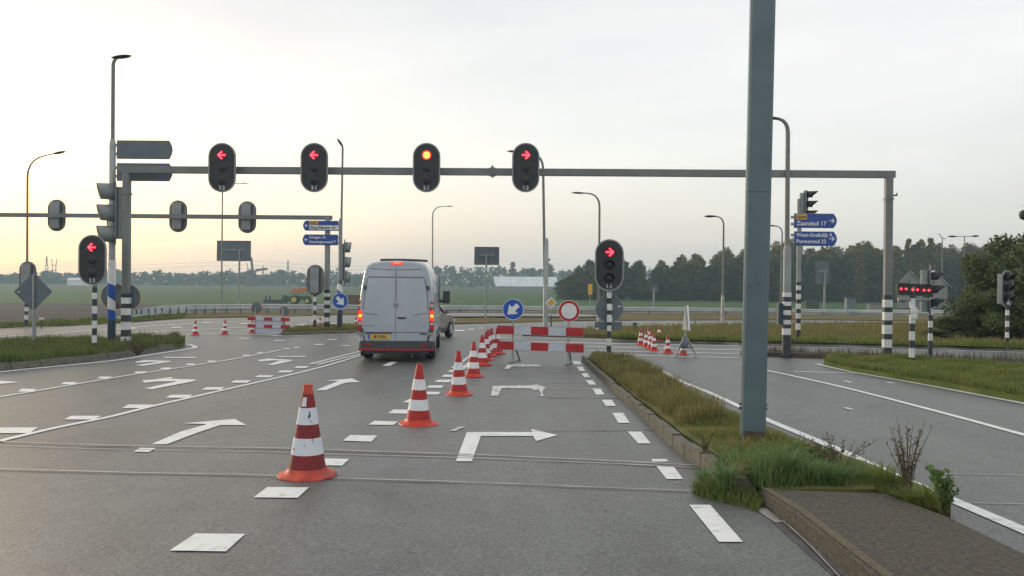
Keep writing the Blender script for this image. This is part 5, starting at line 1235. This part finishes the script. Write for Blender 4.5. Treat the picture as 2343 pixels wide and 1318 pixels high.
for s_ in (-1, 1):
    for a, c in (((s_*.79, 3.05, .92), (s_*.63, 2.12, 1.41)), ((s_*.81, 1.75, .94), (s_*.65, 1.7, 1.42)), ((s_*.78, .2, .95), (s_*.64, .55, 1.38))): MB().tube([a, c], .035, 6).build('pillar', 'carpaint', car)
    MB().rbox(s_*.95-.09, s_*.95+.09, 2.62, 2.76, .93, 1.07, .03).build('side_mirror', 'carpaint', car)
    MB().box(s_*.865-.012, s_*.865+.012, 1.25, 2.8, .30, .40).build('sill_trim', 'plastic', car); MB().box(s_*.86-.012, s_*.86+.012, 1.62, 1.76, .78, .81).build('door_handle', 'chrome', car)
    MB().box(s_*.68-.12, s_*.68+.12, -.02, .05, .72, .88).build('tail_light', 'taillight', car); MB().box(s_*.66-.14, s_*.66+.14, 3.95, 4.10, .56, .68).build('head_lamp', 'tailclear', car)
    for y in (.72, 3.35): wheel(car, s_*.80, y, .31, .2)
# ---- tractor with plough
Yt2 = 172.0; q = at(681, 700, Yt2); gzt = gz(Yt2)
tra = thing('tractor', 'green tractor with yellow wheels and an orange raised hood, parked in the field', 'tractor', (q.x, Yt2, gzt), 0)
for s_ in (-.75, .75):
    for x, r in ((-.55, .85), (2.1, .60)):
        mb = MB(); mb.lathe([(r*.6, -.2), (r*.95, -.2), (r, -.12), (r, .12), (r*.95, .2), (r*.6, .2)], 20, (x, s_, r), 'y'); o = mb.build('wheel', 'tyre', tra, True)
        MB().lathe([(r*.66, -.02), (r*.5, .03), (r*.1, 0)], 16, (x, s_-.215 if s_ < 0 else s_+.215, r), 'y').build('rim', 'tractoryellow', o)
MB().rbox(.3, 2.7, -.38, .38, .8, 1.55, .06).build('engine_hood', 'tractorgreen', tra); MB().box(-1.0, .5, -.5, .5, .7, 1.35).build('chassis', 'tractorgreen', tra)
for x in (-.75, .25, 1.0, 1.8):
    for s_ in (-.55, .55): MB().tube([(x, s_, 1.3), (x, s_, 2.35)], .05, 6).build('cab_post', 'tractorgreen', tra)
MB().prism([(-1.5, -.7, 2.1), (-.9, -.7, 2.25), (2.0, -.7, 2.5), (2.25, -.7, 2.85), (2.1, -.7, 3.25), (.9, -.7, 3.15), (-.8, -.7, 2.95), (-1.2, -.7, 2.6)], (0, 1.4, 0)).build('orange_canopy', 'orange', tra)
MB().tube([(2.5, -.2, 1.5), (2.7, -.2, 2.4)], .06, 6).build('exhaust', 'tractorgreen', tra)
plo = thing('plough', 'dark mounted plough with tall discs behind the green tractor', 'plough', (q.x - 3.0, Yt2, gzt))
MB().box(-3.6, 1.6, -.1, .1, .55, .75).build('beam', 'frame_dark', plo)
for k, x in enumerate((-3.4, -2.6, -1.8, -1.0, -.2, .7)):
    MB().lathe([(.42, -.05), (.42, .05)], 14, (x, -.3, .42), 'y').build('disc', 'frame_dark', plo)
    if k < 2: MB().rbox(x-.16, x+.16, -.2, .2, .6, 1.55, .04).build('seed_tube', 'frame_dark', plo)
MB().prism([(-.3, -.3, .8), (1.3, -.3, .7), (1.3, -.3, 1.6), (.2, -.3, 1.8)], (0, .6, 0)).build('headstock', 'tractorgreen', plo)
a, c = at(792, 700, 165), at(850, 675.5, 165)
bx_ = thing('field_container', 'brown box container in the field behind the white van', 'container', (a.x, 165, gz(165))); h_ = c.z - gz(165)
MB().box(0, c.x-a.x, 0, 2.2, .1, h_).build('shell', 'brownbox', bx_)
for k in range(9): MB().box((c.x-a.x)*k/9, (c.x-a.x)*k/9+.12, -.05, -.001, .1, h_-.05).build('rib', 'brownbox', bx_)
MB().box(-.05, c.x-a.x+.05, -.06, 2.2, h_, h_+.12).build('roof_rim', 'barnwall', bx_)

# ================================================================== FAR BUILDINGS
# windmill
q = at(575, 655, 655); s_ = 655/F; wm = thing('windmill', 'old windmill with four sails standing on the horizon among the trees', 'windmill', (q.x, 655, -2.5)); base = L(575, 655, 655, (q.x, 655, -2.5)).z
b0 = max(0, 0); top = L(575, 622, 655, (q.x, 655, -2.5)).z
MB().lathe([(14*s_, 0), (12.5*s_, top*.35), (10*s_, top*.8), (8.5*s_, top)], 8).build('tower', 'mill', wm)
MB().grid([[(x*s_, y*s_, top - .3 + 6*s_*(1-(x/12)**2) if abs(y) < 8 else top-.3) for x in (-12, -8, -3, 3, 8, 12)] for y in (-9, -6, 6, 9)]).build('cap', 'mill', wm)
hub = Vector((9*s_, -13*s_, top + 1*s_))
for k in range(4):
    a = R(97 + 90*k); d = Vector((math.cos(a), 0, math.sin(a))); e = Vector((-d.z, 0, d.x)); p1 = hub + d*32*s_
    sl_ = MB().tube([hub, p1], .28, 6).build('sail', 'mill', wm); MB().prism([hub+d*4*s_, p1, p1+e*1.6, hub+d*4*s_+e*1.6], (0, .1, 0)).build('sail_lattice', 'mill', sl_)
MB().lathe([(.6, -.8), (.6, .8)], 10, hub, 'y').build('hub', 'mill', wm)
# pylons
def pylon(px, ytop, wd, kind, Y, label):
    q = at(px, ytop, Y); b = Vector((q.x, Y, -2.5)); H = q.z - b.z; s_ = Y/F; t = thing('power_pylon', label, 'pylon', b); w_ = wd*s_
    lg = MB()
    if kind == 'u':
        for sg in (-1, 1): lg.tube([(sg*w_*.35, 0, 0), (sg*w_*.30, 0, H*.6), (sg*w_*.5, 0, H)], .45, 4)
        lg.tube([(-w_*.42, 0, H*.74), (w_*.42, 0, H*.74)], .4, 4); lg.tube([(-w_*.5, 0, H*.52), (w_*.5, 0, H*.52)], .4, 4)
    else:
        for sg in (-1, 1): lg.tube([(sg*w_*.55, 0, 0), (sg*w_*.40, 0, H*.62), (sg*w_*.12, 0, H*.75), (sg*w_*.1, 0, H)], .45, 4)
        for f in (.55, .65, .75, .88): lg.tube([(-w_*.35, 0, H*f), (w_*.35, 0, H*f)], .35, 4)
    lg.build('lattice', 'signback', t)
    return t, Vector((b.x, Y, b.z + H*.8))
for a in ((107, 586, 7, 'a', 880, 'slender lattice pylon on the left horizon'), (124, 592, 12, 'u', 880, 'two armed pylon right of the slender one on the horizon'), (571, 602, 12, 'u', 900, 'two armed pylon tips above the windmill cap'), (659, 596, 6, 'a', 880, 'slender lattice pylon above the tractor'), (527, 613, 3, 'a', 900, 'small pylon tip left of the windmill'), (602, 608, 3, 'a', 900, 'small pylon tip right of the windmill')): pylon(*a)
t = thing('power_line', 'thin sagging power line wires along the left horizon', 'wires', (0, 890, 0))
for dz in (0, 4.0):
    pts = [(at(x, y, 890).x, 0, at(x, y, 890).z + dz) for x, y in ((-300, 605), (0, 617), (107, 604), (180, 613), (300, 616), (450, 610), (571, 606), (659, 612), (760, 619), (900, 615))]
    MB().tube(pts, .10, 4).build('wire', 'signback', t)
# white roofed shed
q = at(1130, 660, 560); w2 = (at(1277, 660, 560).x - q.x); zt_ = at(1200, 633, 560).z + 2.5; zl = at(1200, 655, 560).z + 2.5
sh = thing('farm_shed', 'long low shed with a white sloping roof in front of the far trees', 'shed', (q.x, 560, -2.5))
MB().box(1.6, w2-.2, 0, 16, 0, zl).build('wall', 'barnwall', sh)
MB().grid([[(1.2, -.4, zl), (w2*.5, -.4, zl), (w2, -.4, zl)], [(-.6, 9, zt_), (w2*.5, 9, zt_), (w2-.4, 9, zt_)], [(1.2, 17, zl), (w2*.5, 17, zl), (w2, 17, zl)]], (0, 0, -.3)).build('roof', 'whiteroof', sh)
for f in (.30, .55, .8): MB().prism([(w2*f, -.45, zl+.05), (w2*f+1.3, -.45, zl+.05), (w2*f, 8.9, zt_+.08), (w2*f-1.3, 8.9, zt_+.08)], (0, 0, .08)).build('skylight_strip', 'white', sh)
q = at(180, 648, 600); t = thing('farm_house', 'tiny white farm building on the far left horizon', 'house', (q.x, 600, -2.5))
hh = at(180, 641, 600).z + 2.5; MB().box(-8, 9, 0, 6, 0, hh).build('wall', 'white', t); MB().prism([(-8.5, -.4, hh), (-8.5, 6.4, hh), (-8.5, 3, hh+1.6)], (18, 0, 0)).build('roof', 'whiteroof', t); MB().prism([(6, -.6, hh), (9, -.6, hh), (7.5, -.6, hh+2.6)], (0, 3, 0)).build('gable', 'white', t)
# barns
Yb2 = 178.0
def barn(x0, xa, x1, ye, ya, lab, length):
    g = gz(Yb2); a, m, c = at(x0, ye, Yb2), at(xa, ya, Yb2), at(x1, ye, Yb2); t = thing('barn', lab, 'barn', (a.x, Yb2, g)); w_ = c.x-a.x; he = a.z-g; hr = m.z-g; xm = m.x-a.x
    MB().prism([(0, 0, 0), (w_, 0, 0), (w_, 0, he), (xm, 0, hr), (0, 0, he)], (length*.45, length, 0)).build('wall', 'barnwall', t)
    d = Vector((length*.45, length, 0))
    for s0, s1 in (((-.25, -.3, he-.15), (xm, -.3, hr+.12)), ((w_+.25, -.3, he-.15), (xm, -.3, hr+.12))):
        p0, p1 = Vector(s0), Vector(s1); MB().add([p0, p1, p1+d, p0+d, p0+Vector((0, 0, .12)), p1+Vector((0, 0, .12)), p1+d+Vector((0, 0, .12)), p0+d+Vector((0, 0, .12))], [(0, 1, 2, 3), (7, 6, 5, 4), (0, 4, 5, 1), (1, 5, 6, 2), (2, 6, 7, 3), (3, 7, 4, 0)]).build('roof', 'barnroof_skylit', t)
    MB().box(xm-.15, xm+.15, -.05, -.001, he+.2, he+1.1).build('vent', 'frame_dark', t); MB().box(w_*.55, w_*.85, -.05, -.001, 0, 2.4).build('door', 'signback', t); MB().box(w_*.15, w_*.35, -.05, -.001, 1.2, 2.1).build('window', 'glass', t)
barn(2054, 2081, 2108, 651, 621.5, 'left grey barn with sky reflection painted white on its pitched roof, behind the triple red lights', 12)
barn(2108.5, 2137, 2168, 652, 620.5, 'right grey barn with sky reflection painted white on its pitched roof, beside the hedge', 16)
for px, y0, w_, h_, m, lab in ((1948, 701, 20, 22, 'signback', 'blue-grey box standing before the wood'), (2010, 702, 40, 9, 'barnwall', 'low pale trailer standing before the wood'), (1860, 690, 30, 12, 'leaf_far', 'low dark hay stack before the wood')):
    q = at(px, y0, 165); t = thing('field_object', lab, 'box', (q.x, 165, gz(165))); k = 165/F
    MB().rbox(-w_*k/2, w_*k/2, 0, 1.5, .05, (h_+4)*k, .15).build('shell', m, t); MB().box(-w_*k/2-.1, w_*k/2+.1, -.1, 1.6, (h_+4)*k, (h_+5)*k).build('lid', 'frame_dark', t)

# ================================================================== HAZE
hz = bpy.data.materials.new('haze_air'); hz.use_nodes = True; t = hz.node_tree; t.nodes.clear()
pv = N(t, 'ShaderNodeVolumePrincipled'); pv.inputs['Color'].default_value = (0.62, 0.84, 1.0, 1); pv.inputs['Density'].default_value = 0.00050; pv.inputs['Anisotropy'].default_value = 0.2
mo = N(t, 'ShaderNodeOutputMaterial'); t.links.new(pv.outputs[0], mo.inputs['Volume'])
mb = MB(); mb.box(-1400, 1400, -30, 960, -4.5, 36); me = mb.mesh('haze'); me.materials.append(hz)
o = bpy.data.objects.new('haze', me); col.objects.link(o); tag(o, 'thin morning haze lying over the fields', 'haze', kind='stuff')
